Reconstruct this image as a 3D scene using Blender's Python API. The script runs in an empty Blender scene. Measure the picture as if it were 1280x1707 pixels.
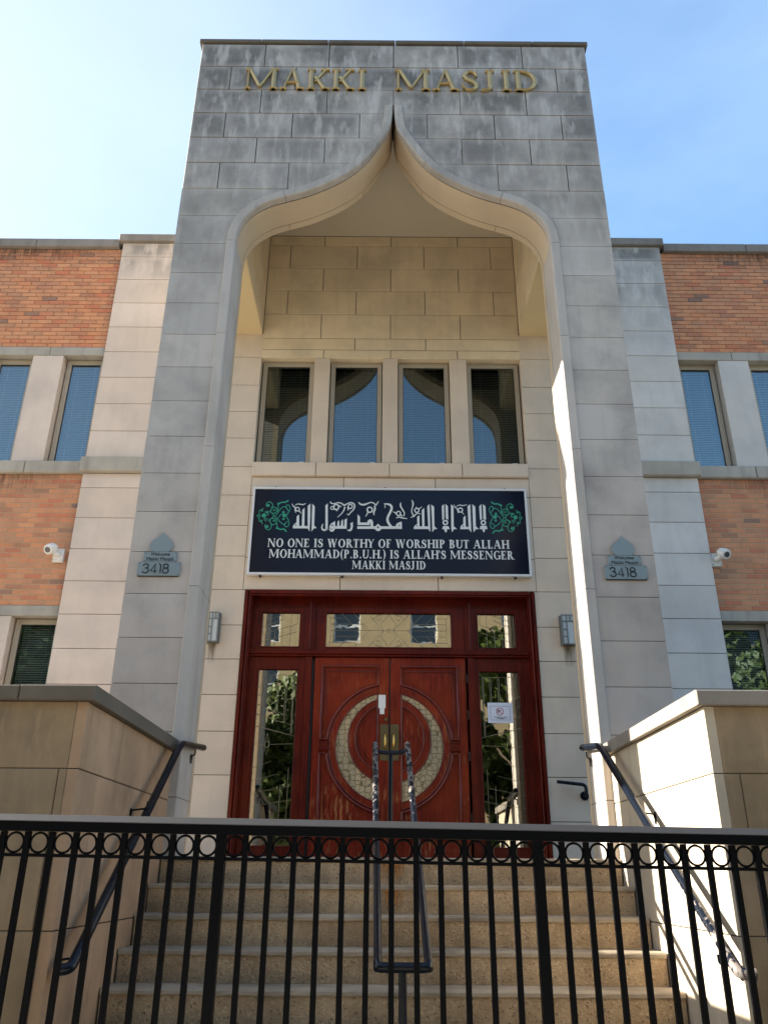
import bpy, bmesh, math, random
from mathutils import Vector, Matrix
from mathutils.geometry import tessellate_polygon
random.seed(7)
R = math.radians
S = bpy.context.scene
COL = S.collection
# ---------------------------------------------------------------- camera, world, sun, exposure
cam_d = bpy.data.cameras.new('camera'); cam = bpy.data.objects.new('camera', cam_d); COL.objects.link(cam)
cam_d.sensor_fit = 'VERTICAL'; cam_d.sensor_height = 36.0; cam_d.lens = 36.0*1359.28/1707
cam_d.clip_start = 0.05; cam_d.clip_end = 2000
pitch, roll, yaw = 0.419955, 0.0075906, -0.000433
fw0 = Vector((-math.sin(yaw), math.cos(yaw), 0)); rt = Vector((math.cos(yaw), math.sin(yaw), 0)); up0 = Vector((0, 0, 1))
fw = fw0*math.cos(pitch)+up0*math.sin(pitch); up = up0*math.cos(pitch)-fw0*math.sin(pitch)
rt, up = rt*math.cos(roll)+up*math.sin(roll), up*math.cos(roll)-rt*math.sin(roll)
cam.matrix_world = Matrix(((rt.x, up.x, -fw.x, -0.07745), (rt.y, up.y, -fw.y, 0), (rt.z, up.z, -fw.z, 0), (0, 0, 0, 1)))
S.camera = cam
SUN_EL, SUN_AZ = R(24.6), R(11.0)          # azimuth measured from -x towards +y (behind the facade)
to_sun = Vector((-math.cos(SUN_AZ)*math.cos(SUN_EL), math.sin(SUN_AZ)*math.cos(SUN_EL), math.sin(SUN_EL)))
sd = bpy.data.lights.new('sun', 'SUN'); sd.energy = 5.0; sd.angle = R(0.53); sd.color = (1.0, 0.92, 0.80)
sun = bpy.data.objects.new('sun', sd); COL.objects.link(sun)
sun.rotation_euler = (-to_sun).to_track_quat('-Z', 'Y').to_euler(); sun.location = to_sun*30
W = bpy.data.worlds.new('World'); S.world = W; W.use_nodes = True
wt = W.node_tree; wt.nodes.clear()
wo = wt.nodes.new('ShaderNodeOutputWorld'); bg = wt.nodes.new('ShaderNodeBackground'); sky = wt.nodes.new('ShaderNodeTexSky')
sky.sky_type = 'NISHITA'; sky.sun_disc = False; sky.sun_elevation = SUN_EL
sky.sun_rotation = math.atan2(to_sun.x, to_sun.y)
sky.air_density = 1.0; sky.dust_density = 2.2; sky.ozone_density = 3.0
tc = wt.nodes.new('ShaderNodeTexCoord'); mp = wt.nodes.new('ShaderNodeMapping'); mp.inputs['Scale'].default_value = (1.0, 1.0, 2.6)
nz = wt.nodes.new('ShaderNodeTexNoise'); nz.inputs['Scale'].default_value = 1.7; nz.inputs['Detail'].default_value = 6; nz.inputs['Roughness'].default_value = .55
cr = wt.nodes.new('ShaderNodeValToRGB'); cr.color_ramp.elements[0].position = .35; cr.color_ramp.elements[1].position = .75
cr.color_ramp.elements[0].color = (0, 0, 0, 1); cr.color_ramp.elements[1].color = (.07, .07, .07, 1)
mixc = wt.nodes.new('ShaderNodeMix'); mixc.data_type = 'RGBA'; mixc.inputs['B'].default_value = (8.5, 8.8, 9.2, 1)
wt.links.new(tc.outputs['Generated'], mp.inputs['Vector']); wt.links.new(mp.outputs[0], nz.inputs['Vector']); wt.links.new(nz.outputs[0], cr.inputs[0])
wt.links.new(cr.outputs[0], mixc.inputs['Factor']); wt.links.new(sky.outputs[0], mixc.inputs['A']); tint = wt.nodes.new('ShaderNodeMix'); tint.data_type = 'RGBA'; tint.blend_type = 'MULTIPLY'; tint.inputs['Factor'].default_value = 1; tint.inputs['B'].default_value = (.86, .98, .98, 1)
vd = wt.nodes.new('ShaderNodeVectorMath'); vd.operation = 'DOT_PRODUCT'; vd.inputs[1].default_value = to_sun; wt.links.new(tc.outputs['Generated'], vd.inputs[0])
hz = wt.nodes.new('ShaderNodeMapRange'); hz.inputs[1].default_value = .22; hz.inputs[2].default_value = .95; hz.inputs[4].default_value = .62; wt.links.new(vd.outputs['Value'], hz.inputs[0])   # pale haze round the sun
hm = wt.nodes.new('ShaderNodeMix'); hm.data_type = 'RGBA'; hm.inputs['B'].default_value = (2.35, 2.0, 2.1, 1)
wt.links.new(hz.outputs[0], hm.inputs['Factor']); wt.links.new(mixc.outputs['Result'], hm.inputs['A']); wt.links.new(hm.outputs['Result'], tint.inputs['A']); wt.links.new(tint.outputs['Result'], bg.inputs[0])
bg.inputs[1].default_value = 0.10
wt.links.new(bg.outputs[0], wo.inputs[0])
S.view_settings.view_transform = 'Standard'; S.view_settings.look = 'None'; S.view_settings.gamma = 1; S.view_settings.use_curve_mapping = False
S.view_settings.exposure = 2.22
S.cycles.max_bounces = 8; S.cycles.diffuse_bounces = 5; S.cycles.transparent_max_bounces = 12
# ---------------------------------------------------------------- helpers
YT, YW, YP, GZ = 6.8, 8.94, 8.87, -1.374        # tower face, entrance wall, pilaster face, ground level (camera at z = 0)
MAT = {}
def nodes(name):
    m = bpy.data.materials.new(name); m.use_nodes = True; nt = m.node_tree; MAT[name] = m
    return m, nt, nt.nodes['Principled BSDF']
def N(nt, t, **k):
    n = nt.nodes.new('ShaderNode'+t)
    for a, v in k.items():
        if a in n.inputs.keys(): n.inputs[a].default_value = v
        else: setattr(n, a, v)
    return n
def ramp(nt, src, stops):
    r = nt.nodes.new('ShaderNodeValToRGB'); el = r.color_ramp.elements
    while len(el) < len(stops): el.new(.5)
    for e, (p, c) in zip(el, stops): e.position = p; e.color = (*c, 1) if len(c) == 3 else c
    nt.links.new(src, r.inputs[0]); return r.outputs[0]
def mix(nt, a, b, f, mode='MIX'):
    m = nt.nodes.new('ShaderNodeMix'); m.data_type = 'RGBA'; m.blend_type = mode
    for s, v in (('A', a), ('B', b), ('Factor', f)):
        i = [q for q in m.inputs if q.name == s and (q.type == ('VALUE' if s == 'Factor' else 'RGBA'))][0]
        if hasattr(v, 'is_output'): nt.links.new(v, i)
        else: i.default_value = v if s == 'Factor' else ((*v, 1) if len(v) == 3 else v)
    return [q for q in m.outputs if q.type == 'RGBA'][0]
def mth(nt, op, a, b=None, c=None):
    m = nt.nodes.new('ShaderNodeMath'); m.operation = op
    for i, v in enumerate((a, b, c)):
        if v is None: continue
        if hasattr(v, 'is_output'): nt.links.new(v, m.inputs[i])
        else: m.inputs[i].default_value = v
    return m.outputs[0]
def noise(nt, vec, scale, detail=4, rough=.55, stretch=None):
    if stretch:
        mp = N(nt, 'Mapping'); mp.inputs['Scale'].default_value = stretch; nt.links.new(vec, mp.inputs['Vector']); vec = mp.outputs[0]
    n = N(nt, 'TexNoise', Scale=scale, Detail=detail, Roughness=rough); nt.links.new(vec, n.inputs['Vector']); return n.outputs[0]
def bump(nt, b, h, strength, dist=.01):
    n = N(nt, 'Bump', Strength=strength, Distance=dist); nt.links.new(h, n.inputs['Height']); nt.links.new(n.outputs[0], b.inputs['Normal'])
G3 = lambda v: (v, v, v)
def stone(name, base, var=.10, mottle=.12, dirt=(.12, .115, .105), top=None, streak=.15, rough=.8, grain=.25, edge=0.0, low=None):
    """limestone: per-piece tone, soft clouding, rain streaks; top = (z0, z1) between which old soot patches grow"""
    m, nt, b = nodes(name); L = nt.links
    g = N(nt, 'NewGeometry').outputs['Position']; oi = N(nt, 'ObjectInfo').outputs['Random']
    c = mix(nt, tuple(x*(1-var) for x in base), tuple(min(1, x*(1+var)) for x in base), oi)
    wn = N(nt, 'TexWhiteNoise', noise_dimensions='1D'); L.new(oi, wn.inputs['W'])
    c = mix(nt, c, (base[0]*1.04, base[1]*.99, base[2]*.90), mth(nt, 'MULTIPLY', wn.outputs[0], .5))
    n1 = noise(nt, g, 1.7, 5, .6)
    c = mix(nt, c, tuple(x*(1-mottle*2.2) for x in base), ramp(nt, n1, [(.42, G3(0)), (.72, G3(.8))]))
    n2 = noise(nt, g, 3.0, 4, .55, (2.6, 2.6, .35))
    c = mix(nt, c, dirt, mth(nt, 'MULTIPLY', ramp(nt, n2, [(.5, G3(0)), (.78, G3(1))]), streak))
    n3 = noise(nt, g, 70, 3, .6); c = mix(nt, c, tuple(x*.7 for x in base), mth(nt, 'MULTIPLY', n3, grain))
    if top:
        sp = N(nt, 'SeparateXYZ'); L.new(g, sp.inputs[0])
        mr = N(nt, 'MapRange'); L.new(sp.outputs['Z'], mr.inputs[0]); mr.inputs[1].default_value = top[0]; mr.inputs[2].default_value = top[1]
        n4 = noise(nt, g, 2.6, 6, .62, (1, 1, .55))
        off = mth(nt, 'MULTIPLY_ADD', oi, .22, mth(nt, 'MULTIPLY', mr.outputs[0], .10))
        k = ramp(nt, mth(nt, 'ADD', n4, off), [(.50, G3(0)), (.76, G3(1))])
        ge = N(nt, 'SeparateXYZ'); L.new(N(nt, 'TexCoord').outputs['Generated'], ge.inputs[0])
        ex = mth(nt, 'MINIMUM', ge.outputs['X'], mth(nt, 'SUBTRACT', 1.0, ge.outputs['X'])); ez = mth(nt, 'MINIMUM', ge.outputs['Z'], mth(nt, 'SUBTRACT', 1.0, ge.outputs['Z']))
        k = mth(nt, 'MULTIPLY', k, ramp(nt, mth(nt, 'MINIMUM', mth(nt, 'MULTIPLY', ex, 2.0), ez), [(.0, G3(.45)), (.22, G3(1))]))
        c = mix(nt, c, dirt, mth(nt, 'MULTIPLY', mth(nt, 'MULTIPLY', k, mr.outputs[0]), .80))
        n6 = noise(nt, g, 3.2, 5, .6, (3.2, 3.2, .8)); c = mix(nt, c, tuple(x*1.15 for x in base), mth(nt, 'MULTIPLY', mth(nt, 'MULTIPLY', ramp(nt, n6, [(.52, G3(0)), (.66, G3(1))]), mr.outputs[0]), .6))
    if low:  # warm bounce light painted into the stone, stronger towards the base
        sp = N(nt, 'SeparateXYZ'); L.new(g, sp.inputs[0])
        mr = N(nt, 'MapRange'); L.new(sp.outputs['Z'], mr.inputs[0]); mr.inputs[1].default_value = low[1]; mr.inputs[2].default_value = low[0]
        n5 = noise(nt, g, 4.0, 5, .6)
        c = mix(nt, c, (.60, .46, .36), mth(nt, 'MULTIPLY', mth(nt, 'MULTIPLY', ramp(nt, n5, [(.3, G3(.4)), (.7, G3(1))]), mr.outputs[0]), .8))
    L.new(c, b.inputs['Base Color']); b.inputs['Roughness'].default_value = rough; b.inputs['Specular IOR Level'].default_value = .3
    bump(nt, b, mth(nt, 'ADD', n3, mth(nt, 'MULTIPLY', noise(nt, g, 9, 3), 1.5)), .25, .004)
    return m
def plain(name, col, rough=.5, metal=0, coat=0, noisy=.0, scale=20, bumps=0.0, spec=.5):
    m, nt, b = nodes(name); b.inputs['Roughness'].default_value = rough; b.inputs['Metallic'].default_value = metal; b.inputs['Coat Weight'].default_value = coat
    b.inputs['Specular IOR Level'].default_value = spec
    g = N(nt, 'NewGeometry').outputs['Position']; n = noise(nt, g, scale, 5, .6)
    c = mix(nt, col, tuple(x*(1-noisy) for x in col), n); nt.links.new(c, b.inputs['Base Color'])
    if bumps: bump(nt, b, n, bumps, .004)
    return m
def glass(name, refl=.25, tint=(.74, .77, .76), gcol=(.84, .97, 1.0), wob=0.0, rough=.01, leads=False):
    m, nt, b = nodes(name); L = nt.links; nt.nodes.remove(b); out = nt.nodes['Material Output']
    tr = N(nt, 'BsdfTransparent'); tr.inputs[0].default_value = (*tint, 1)
    gl = N(nt, 'BsdfGlossy'); gl.inputs['Color'].default_value = (*gcol, 1); gl.inputs['Roughness'].default_value = rough
    g = N(nt, 'NewGeometry').outputs['Position']
    if wob:
        bp = N(nt, 'Bump', Strength=wob, Distance=.01); L.new(noise(nt, g, 6, 2), bp.inputs['Height']); L.new(bp.outputs[0], gl.inputs['Normal'])
    lw = N(nt, 'LayerWeight', Blend=.25); f = mth(nt, 'MAXIMUM', mth(nt, 'MULTIPLY_ADD', lw.outputs['Fresnel'], .8, refl), 0.0)
    ms = N(nt, 'MixShader'); L.new(f, ms.inputs[0]); L.new(tr.outputs[0], ms.inputs[1]); L.new(gl.outputs[0], ms.inputs[2]); res = ms.outputs[0]
    if leads:
        df = N(nt, 'BsdfDiffuse'); df.inputs[0].default_value = (.50, .43, .30, 1)
        m1 = N(nt, 'MixShader'); m1.inputs[0].default_value = .55; L.new(res, m1.inputs[1]); L.new(df.outputs[0], m1.inputs[2]); res = m1.outputs[0]
        v = N(nt, 'TexVoronoi', feature='DISTANCE_TO_EDGE', Scale=17.0, Randomness=.55); mp = N(nt, 'Mapping'); mp.inputs['Scale'].default_value = (1, .01, 1); L.new(g, mp.inputs[0]); L.new(mp.outputs[0], v.inputs['Vector'])
        dk = N(nt, 'BsdfDiffuse'); dk.inputs[0].default_value = (.17, .135, .075, 1)
        m2 = N(nt, 'MixShader'); L.new(ramp(nt, v.outputs[0], [(.05, G3(1)), (.085, G3(0))]), m2.inputs[0]); L.new(res, m2.inputs[1]); L.new(dk.outputs[0], m2.inputs[2]); res = m2.outputs[0]
    L.new(res, out.inputs[0]); return m

stone('stone_tower', (.465, .435, .405), .13, .24, top=(5.2, 8.4), streak=.22, low=(.2, 3.6), dirt=(.105, .10, .092))
stone('stone_wall', (.66, .555, .45), .06, .10, streak=.10)
stone('stone_vault', (.76, .64, .46), .07, .14, streak=.15)
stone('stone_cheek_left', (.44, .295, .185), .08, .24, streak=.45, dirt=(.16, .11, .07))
stone('coping_dark', (.135, .115, .09), .1, .2, streak=.4)
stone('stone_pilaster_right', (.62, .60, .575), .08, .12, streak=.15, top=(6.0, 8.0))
stone('stone_pilaster', (.64, .54, .465), .07, .10, streak=.12, top=(7.0, 8.2))
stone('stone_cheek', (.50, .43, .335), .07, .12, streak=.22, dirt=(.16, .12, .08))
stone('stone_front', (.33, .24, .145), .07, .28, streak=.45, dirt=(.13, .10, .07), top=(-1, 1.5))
stone('stone_coping', (.25, .225, .20), .10, .2, streak=.5, dirt=(.10, .09, .08))
stone('stone_sill', (.42, .39, .34), .08, .16, streak=.45)
stone('stone_trim', (.47, .435, .40), .05, .10, streak=.3, top=(6.0, 8.3))
stone('stone_soffit', (.56, .455, .33), .03, .08, streak=.03)
stone('concrete_step', (.57, .42, .26), .08, .28, dirt=(.09, .055, .025), streak=.45, grain=1.0, rough=.9)
stone('concrete_nosing', (.43, .355, .26), .03, .45, dirt=(.14, .11, .08), streak=.25, grain=.6)
stone('pavement', (.52, .47, .40), .05, .2); stone('buff_brick', (.42, .33, .20), .05, .1, streak=.1); stone('kerb', (.4, .39, .36))
plain('ceiling_stucco', (.55, .50, .40), .95, noisy=.12, scale=3, bumps=.2)
plain('soffit_stucco', (.70, .56, .32), .95, noisy=.12, scale=3, bumps=.2)
plain('mortar_dark', (.035, .03, .026), .95, noisy=.3); plain('mortar_light', (.50, .37, .24), .95, noisy=.3, scale=60)
plain('asphalt', (.05, .05, .052), .9, noisy=.4, scale=60, bumps=.3)
plain('metal_frame', (.42, .37, .29), .5, noisy=.12); plain('gasket', (.03, .03, .03), .6)
plain('dark_interior', (.12, .12, .12), .9); plain('blind_slat', (.78, .78, .74), .6, noisy=.1)
plain('sign_navy', (.003, .0065, .019), .22, spec=.22); plain('sign_white', (.62, .66, .68), .45); plain('sign_green', (.02, .30, .19), .45)
plain('sign_frame', (.66, .68, .70), .35, noisy=.1); plain('gold', (.50, .37, .17), .42, metal=.55, noisy=.3, scale=12)
plain('brass', (.75, .50, .14), .3, metal=.9); plain('brass_old', (.16, .125, .06), .45, metal=.7, noisy=.4); plain('came', (.30, .26, .18), .35, metal=.8)
plain('steel_plate', (.25, .30, .30), .42, metal=.25, noisy=.15, scale=8); plain('black_mark', (.012, .012, .014), .5)
plain('white_plastic', (.74, .74, .72), .35, noisy=.08); plain('lens_black', (.01, .01, .012), .08, coat=1)
plain('paper', (.66, .70, .80), .7); plain('print_red', (.5, .03, .03), .6); plain('lamp_metal', (.26, .27, .26), .45, metal=.6, noisy=.3)
plain('lamp_glass', (.56, .60, .60), .25, noisy=.08); plain('leaf', (.075, .115, .022), .6, noisy=.5, scale=2); plain('bark', (.10, .07, .05), .9, noisy=.4)
plain('roofing', (.1, .1, .1), .9)
plain('fence_black', (.003, .0036, .005), .42, noisy=.3, scale=30, bumps=.1, spec=.07); plain('cap_faded', (.050, .046, .044), .6, noisy=.25, scale=14)
plain('hinge_dark', (.03, .02, .015), .4, metal=.6)
glass('pane', .11); glass('pane_entry', .09, (.6, .62, .6)); glass('door_glass', .36, (.5, .5, .45), (.86, .86, .80), wob=.02); glass('crescent_glass', .35, (.5, .45, .3), (1, .9, .7), wob=.4, rough=.12, leads=True)
for nm in ('leaf',):
    MAT[nm].node_tree.nodes['Principled BSDF'].inputs['Transmission Weight'].default_value = 0.0
def rail_mat(name, wear, z0=None, z1=None):
    m, nt, b = nodes(name); g = N(nt, 'NewGeometry').outputs['Position']
    n = noise(nt, g, 22, 6, .7, (1.5, .9, .9)); k = ramp(nt, n, [(wear, G3(0)), (wear+.03, G3(1))])
    if z0 is not None:
        sp = N(nt, 'SeparateXYZ'); nt.links.new(g, sp.inputs[0]); mr = N(nt, 'MapRange'); nt.links.new(sp.outputs['Z'], mr.inputs[0]); mr.inputs[1].default_value = z0; mr.inputs[2].default_value = z1
        k = ramp(nt, mth(nt, 'ADD', n, mth(nt, 'MULTIPLY', mr.outputs[0], .30)), [(wear+.10, G3(0)), (wear+.14, G3(1))])
    b.inputs['Specular IOR Level'].default_value = .3
    n2 = noise(nt, g, 50, 3); met = mix(nt, (.22, .21, .20), (.14, .10, .08), n2)
    nt.links.new(mix(nt, (.005, .008, .015), met, k), b.inputs['Base Color'])
    nt.links.new(mth(nt, 'MULTIPLY_ADD', k, .35, .22), b.inputs['Roughness']); bump(nt, b, k, .3, .001)
rail_mat('rail_black', .80); rail_mat('rail_worn', .665, .45, -.35); rail_mat('rail_centre', .69, .0, .6)
def wood(name, base, wear):
    m, nt, b = nodes(name); L = nt.links; g = N(nt, 'NewGeometry').outputs['Position']; oi = N(nt, 'ObjectInfo').outputs['Random']
    n1 = noise(nt, g, 4, 6, .65, (9, 2, .8)); c = mix(nt, tuple(x*.5 for x in base), tuple(x*1.6 for x in base), ramp(nt, n1, [(.3, G3(0)), (.7, G3(1))]))
    c = mix(nt, c, (base[0]*1.9, base[1]*2.6, base[2]*1.6), mth(nt, 'MULTIPLY', ramp(nt, noise(nt, g, 1.6, 3), [(.45, G3(0)), (.68, G3(1))]), .75))
    k = ramp(nt, noise(nt, g, 5, 7, .7, (7, 2, 1.0)), [(wear, G3(0)), (wear+.05, G3(1))])
    sp = N(nt, 'SeparateXYZ'); L.new(g, sp.inputs[0]); mr = N(nt, 'MapRange'); L.new(sp.outputs['Z'], mr.inputs[0]); mr.inputs[1].default_value = 2.0; mr.inputs[2].default_value = .5
    k = mth(nt, 'MULTIPLY', k, mth(nt, 'MULTIPLY', ramp(nt, noise(nt, g, 2.3, 3), [(.48, G3(0)), (.60, G3(1))]), mth(nt, 'MULTIPLY_ADD', mr.outputs[0], .8, .2)))
    c = mix(nt, c, (.34, .14, .05), mth(nt, 'MULTIPLY', k, .8)); L.new(c, b.inputs['Base Color'])
    L.new(mth(nt, 'MULTIPLY_ADD', k, .4, .34), b.inputs['Roughness']); b.inputs['Specular IOR Level'].default_value = .18
    bump(nt, b, n1, .25, .002)
wood('mahogany', (.072, .0055, .0028), .63); wood('mahogany_leaf', (.135, .0125, .0048), .53); wood('mahogany_gloss', (.10, .0075, .0035), .62); MAT['mahogany_gloss'].node_tree.nodes['Principled BSDF'].inputs['Coat Weight'].default_value = .6; MAT['mahogany_gloss'].node_tree.nodes['Principled BSDF'].inputs['Coat Roughness'].default_value = .12
def brick_mat():
    m, nt, b = nodes('brick'); L = nt.links; g = N(nt, 'NewGeometry'); oi = N(nt, 'ObjectInfo').outputs['Random']
    r = mth(nt, 'FRACT', mth(nt, 'ADD', oi, g.outputs['Random Per Island']))
    c = ramp(nt, r, [(0, (.66, .27, .125)), (.3, (.68, .32, .165)), (.5, (.64, .295, .155)), (.68, (.53, .275, .155)), (.86, (.62, .20, .10)), (.97, (.42, .22, .13)), (.994, (.22, .15, .13))])
    n = noise(nt, g.outputs['Position'], 5, 5, .65); c = mix(nt, c, (.30, .15, .09), ramp(nt, n, [(.45, G3(0)), (.8, G3(.6))]))
    n2 = noise(nt, g.outputs['Position'], 90, 3); c = mix(nt, c, (.2, .09, .05), mth(nt, 'MULTIPLY', n2, .35))
    L.new(c, b.inputs['Base Color']); b.inputs['Roughness'].default_value = .85; bump(nt, b, n2, .4, .003)
brick_mat()
for nm in ('concrete_step',):
    m = MAT[nm]; nt = m.node_tree; b = nt.nodes['Principled BSDF']; src = b.inputs['Base Color'].links[0].from_socket; g = N(nt, 'NewGeometry').outputs['Position']
    v = N(nt, 'TexVoronoi', Scale=85.0); nt.links.new(g, v.inputs['Vector'])
    c = mix(nt, src, (.60, .47, .30), mth(nt, 'MULTIPLY', ramp(nt, v.outputs['Color'], [(.70, G3(0)), (.8, G3(1))]), .55)); c = mix(nt, c, (.06, .04, .025), mth(nt, 'MULTIPLY', ramp(nt, v.outputs['Color'], [(.12, G3(1)), (.2, G3(0))]), .5))
    big = noise(nt, g, 2.2, 7, .7); c = mix(nt, c, (.16, .105, .055), mth(nt, 'MULTIPLY', ramp(nt, big, [(.42, G3(0)), (.72, G3(1))]), .7))
    nt.links.new(c, b.inputs['Base Color']); bump(nt, b, v.outputs['Distance'], .6, .006)
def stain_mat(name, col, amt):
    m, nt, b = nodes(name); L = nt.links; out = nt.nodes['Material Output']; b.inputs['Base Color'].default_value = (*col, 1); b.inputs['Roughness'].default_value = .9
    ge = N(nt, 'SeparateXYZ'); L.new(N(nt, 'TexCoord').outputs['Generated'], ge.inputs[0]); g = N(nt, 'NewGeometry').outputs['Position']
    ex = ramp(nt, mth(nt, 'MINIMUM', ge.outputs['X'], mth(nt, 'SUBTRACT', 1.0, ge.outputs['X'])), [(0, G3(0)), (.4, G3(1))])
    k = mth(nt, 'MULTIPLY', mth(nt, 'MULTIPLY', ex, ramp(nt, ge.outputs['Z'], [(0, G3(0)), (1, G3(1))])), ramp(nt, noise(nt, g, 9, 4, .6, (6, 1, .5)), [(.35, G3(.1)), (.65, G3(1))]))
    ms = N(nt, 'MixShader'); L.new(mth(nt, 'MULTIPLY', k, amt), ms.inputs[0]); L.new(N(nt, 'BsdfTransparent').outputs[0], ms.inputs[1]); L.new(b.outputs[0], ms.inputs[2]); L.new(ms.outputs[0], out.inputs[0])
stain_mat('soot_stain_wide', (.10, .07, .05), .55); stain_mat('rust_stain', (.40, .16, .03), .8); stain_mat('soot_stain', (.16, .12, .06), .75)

WL = {}            # world location of every object made here (all unrotated parents)
def link(o, parent=None, loc=(0, 0, 0)):
    COL.objects.link(o); WL[o.name] = Vector(loc)
    if parent is not None: o.parent = parent; o.location = Vector(loc)-WL[parent.name]
    else: o.location = loc
    return o
def tag(o, label=None, cat=None, group=None, kind=None):
    if label: o['label'] = label
    if cat: o['category'] = cat
    if group: o['group'] = group
    if kind: o['kind'] = kind
    return o
def thing(name, loc, label, cat, group=None): return tag(link(bpy.data.objects.new(name, None), None, loc), label, cat, group)
class MB:
    def __init__(s): s.v = []; s.f = []; s.sm = []
    def add(s, vs, fs, smooth=False):
        n = len(s.v); s.v += [tuple(p) for p in vs]; s.f += [tuple(i+n for i in q) for q in fs]; s.sm += [smooth]*len(fs); return s
    def box(s, x0, x1, y0, y1, z0, z1):
        return s.add([(x, y, z) for x in (x0, x1) for y in (y0, y1) for z in (z0, z1)], [(0, 1, 3, 2), (4, 6, 7, 5), (0, 4, 5, 1), (2, 3, 7, 6), (0, 2, 6, 4), (1, 5, 7, 3)])
    def slab(s, x0, x1, y0, y1, z0, z1, c=.004):
        """block whose front (-y) face has a chamfered edge"""
        v = [(x0+c, y0, z0+c), (x1-c, y0, z0+c), (x1-c, y0, z1-c), (x0+c, y0, z1-c), (x0, y0+c, z0), (x1, y0+c, z0), (x1, y0+c, z1), (x0, y0+c, z1), (x0, y1, z0), (x1, y1, z0), (x1, y1, z1), (x0, y1, z1)]
        return s.add(v, [(0, 1, 2, 3), (0, 4, 5, 1), (1, 5, 6, 2), (2, 6, 7, 3), (3, 7, 4, 0), (4, 8, 9, 5), (5, 9, 10, 6), (6, 10, 11, 7), (7, 11, 8, 4), (8, 11, 10, 9)])
    def prism(s, pts, y0, y1):
        """(x,z) outline extruded from y0 (front) to y1"""
        n = len(pts); tri = tessellate_polygon([[Vector((p[0], p[1], 0)) for p in pts]])
        v = [(p[0], y0, p[1]) for p in pts]+[(p[0], y1, p[1]) for p in pts]
        return s.add(v, [tuple(t) for t in tri]+[tuple(i+n for i in t) for t in tri]+[(i, (i+1) % n, (i+1) % n+n, i+n) for i in range(n)])
    def tube(s, pts, r, n=12, closed=False, caps=True):
        pts = [Vector(p) for p in pts]; m = len(pts); rings = []; nrm = None
        for i, p in enumerate(pts):
            a = pts[(i-1) % m] if (closed or i) else p; b = pts[(i+1) % m] if (closed or i < m-1) else p
            t = (b-a).normalized()
            if nrm is None: nrm = t.orthogonal().normalized()
            nrm = (nrm-t*nrm.dot(t)).normalized(); bn = t.cross(nrm); rr = r[i] if isinstance(r, (list, tuple)) else r
            rings.append([p+(nrm*math.cos(2*math.pi*k/n)+bn*math.sin(2*math.pi*k/n))*rr for k in range(n)])
        vs = [v for q in rings for v in q]; fs = []
        for i in range(m if closed else m-1):
            j = (i+1) % m
            fs += [(i*n+k, i*n+(k+1) % n, j*n+(k+1) % n, j*n+k) for k in range(n)]
        s.add(vs, fs, True)
        if caps and not closed: s.add(rings[0], [tuple(range(n))]); s.add(rings[-1], [tuple(range(n))])
        return s
    def ribbon(s, prs, y0, y1, ridge=0.0):
        """list of (xl,zl,xr,zr) pairs: raised stroke from y1 (back) to y0 (front), optional ridge"""
        vs = []; fs = []
        for (a, b, c, d) in prs: vs += [(a, y1, b), (a, y0+ridge, b), ((a+c)/2, y0, (b+d)/2), (c, y0+ridge, d), (c, y1, d)]
        for i in range(len(prs)-1):
            for k in range(4): fs.append((i*5+k, i*5+k+1, i*5+5+k+1, i*5+5+k))
        e = (len(prs)-1)*5; fs += [(0, 1, 2, 3, 4), (e, e+1, e+2, e+3, e+4)]
        return s.add(vs, fs)
    def cyl(s, c, axis, r, h, n=20, r2=None):
        axis = Vector(axis).normalized(); u = axis.orthogonal().normalized(); w = axis.cross(u); c = Vector(c); r2 = r if r2 is None else r2
        A = [c+(u*math.cos(2*math.pi*k/n)+w*math.sin(2*math.pi*k/n))*r for k in range(n)]; B = [c+axis*h+(u*math.cos(2*math.pi*k/n)+w*math.sin(2*math.pi*k/n))*r2 for k in range(n)]
        s.add(A+B, [(k, (k+1) % n, (k+1) % n+n, k+n) for k in range(n)], True); s.add(A, [tuple(range(n))]); s.add(B, [tuple(range(n))]); return s
    def mesh(s, name, mat):
        me = bpy.data.meshes.new(name); me.from_pydata(s.v, [], s.f); me.materials.append(MAT[mat])
        me.polygons.foreach_set('use_smooth', s.sm); bm = bmesh.new(); bm.from_mesh(me); bmesh.ops.recalc_face_normals(bm, faces=bm.faces); bm.to_mesh(me); bm.free(); return me
    def build(s, name, mat, parent=None, loc=None):
        """world-space mesh; origin stays at the parent's base (or at loc)"""
        o = bpy.data.objects.new(name, None); base = Vector(loc) if loc is not None else (WL[parent.name] if parent is not None else Vector((0, 0, 0)))
        s.v = [(p[0]-base.x, p[1]-base.y, p[2]-base.z) for p in s.v]; me = s.mesh(name, mat); bpy.data.objects.remove(o)
        return link(bpy.data.objects.new(name, me), parent, base)
SLAB = {}
def slab_part(name, parent, x0, x1, y0, d, z0, z1, mat, c=.004, gap=.003, face=0):
    """one stone as an object of its own; alike stones share their mesh. face 0 looks to -y, +1 to +x, -1 to -x (then x-range runs along y, y0 is the x of the face)"""
    w, h = round(x1-x0-2*gap, 4), round(z1-z0-2*gap, 4); key = (name, w, h, d, mat, c, face)
    if key not in SLAB:
        b = MB().slab(-w/2, w/2, 0, d, -h/2, h/2, c)
        if face: b.v = [((-y if face > 0 else y), x, z) for (x, y, z) in b.v]
        SLAB[key] = b.mesh(name, mat)
    loc = ((x0+x1)/2, y0, (z0+z1)/2) if not face else (y0, (x0+x1)/2, (z0+z1)/2)
    return link(bpy.data.objects.new(name, SLAB[key]), parent, loc)
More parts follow.
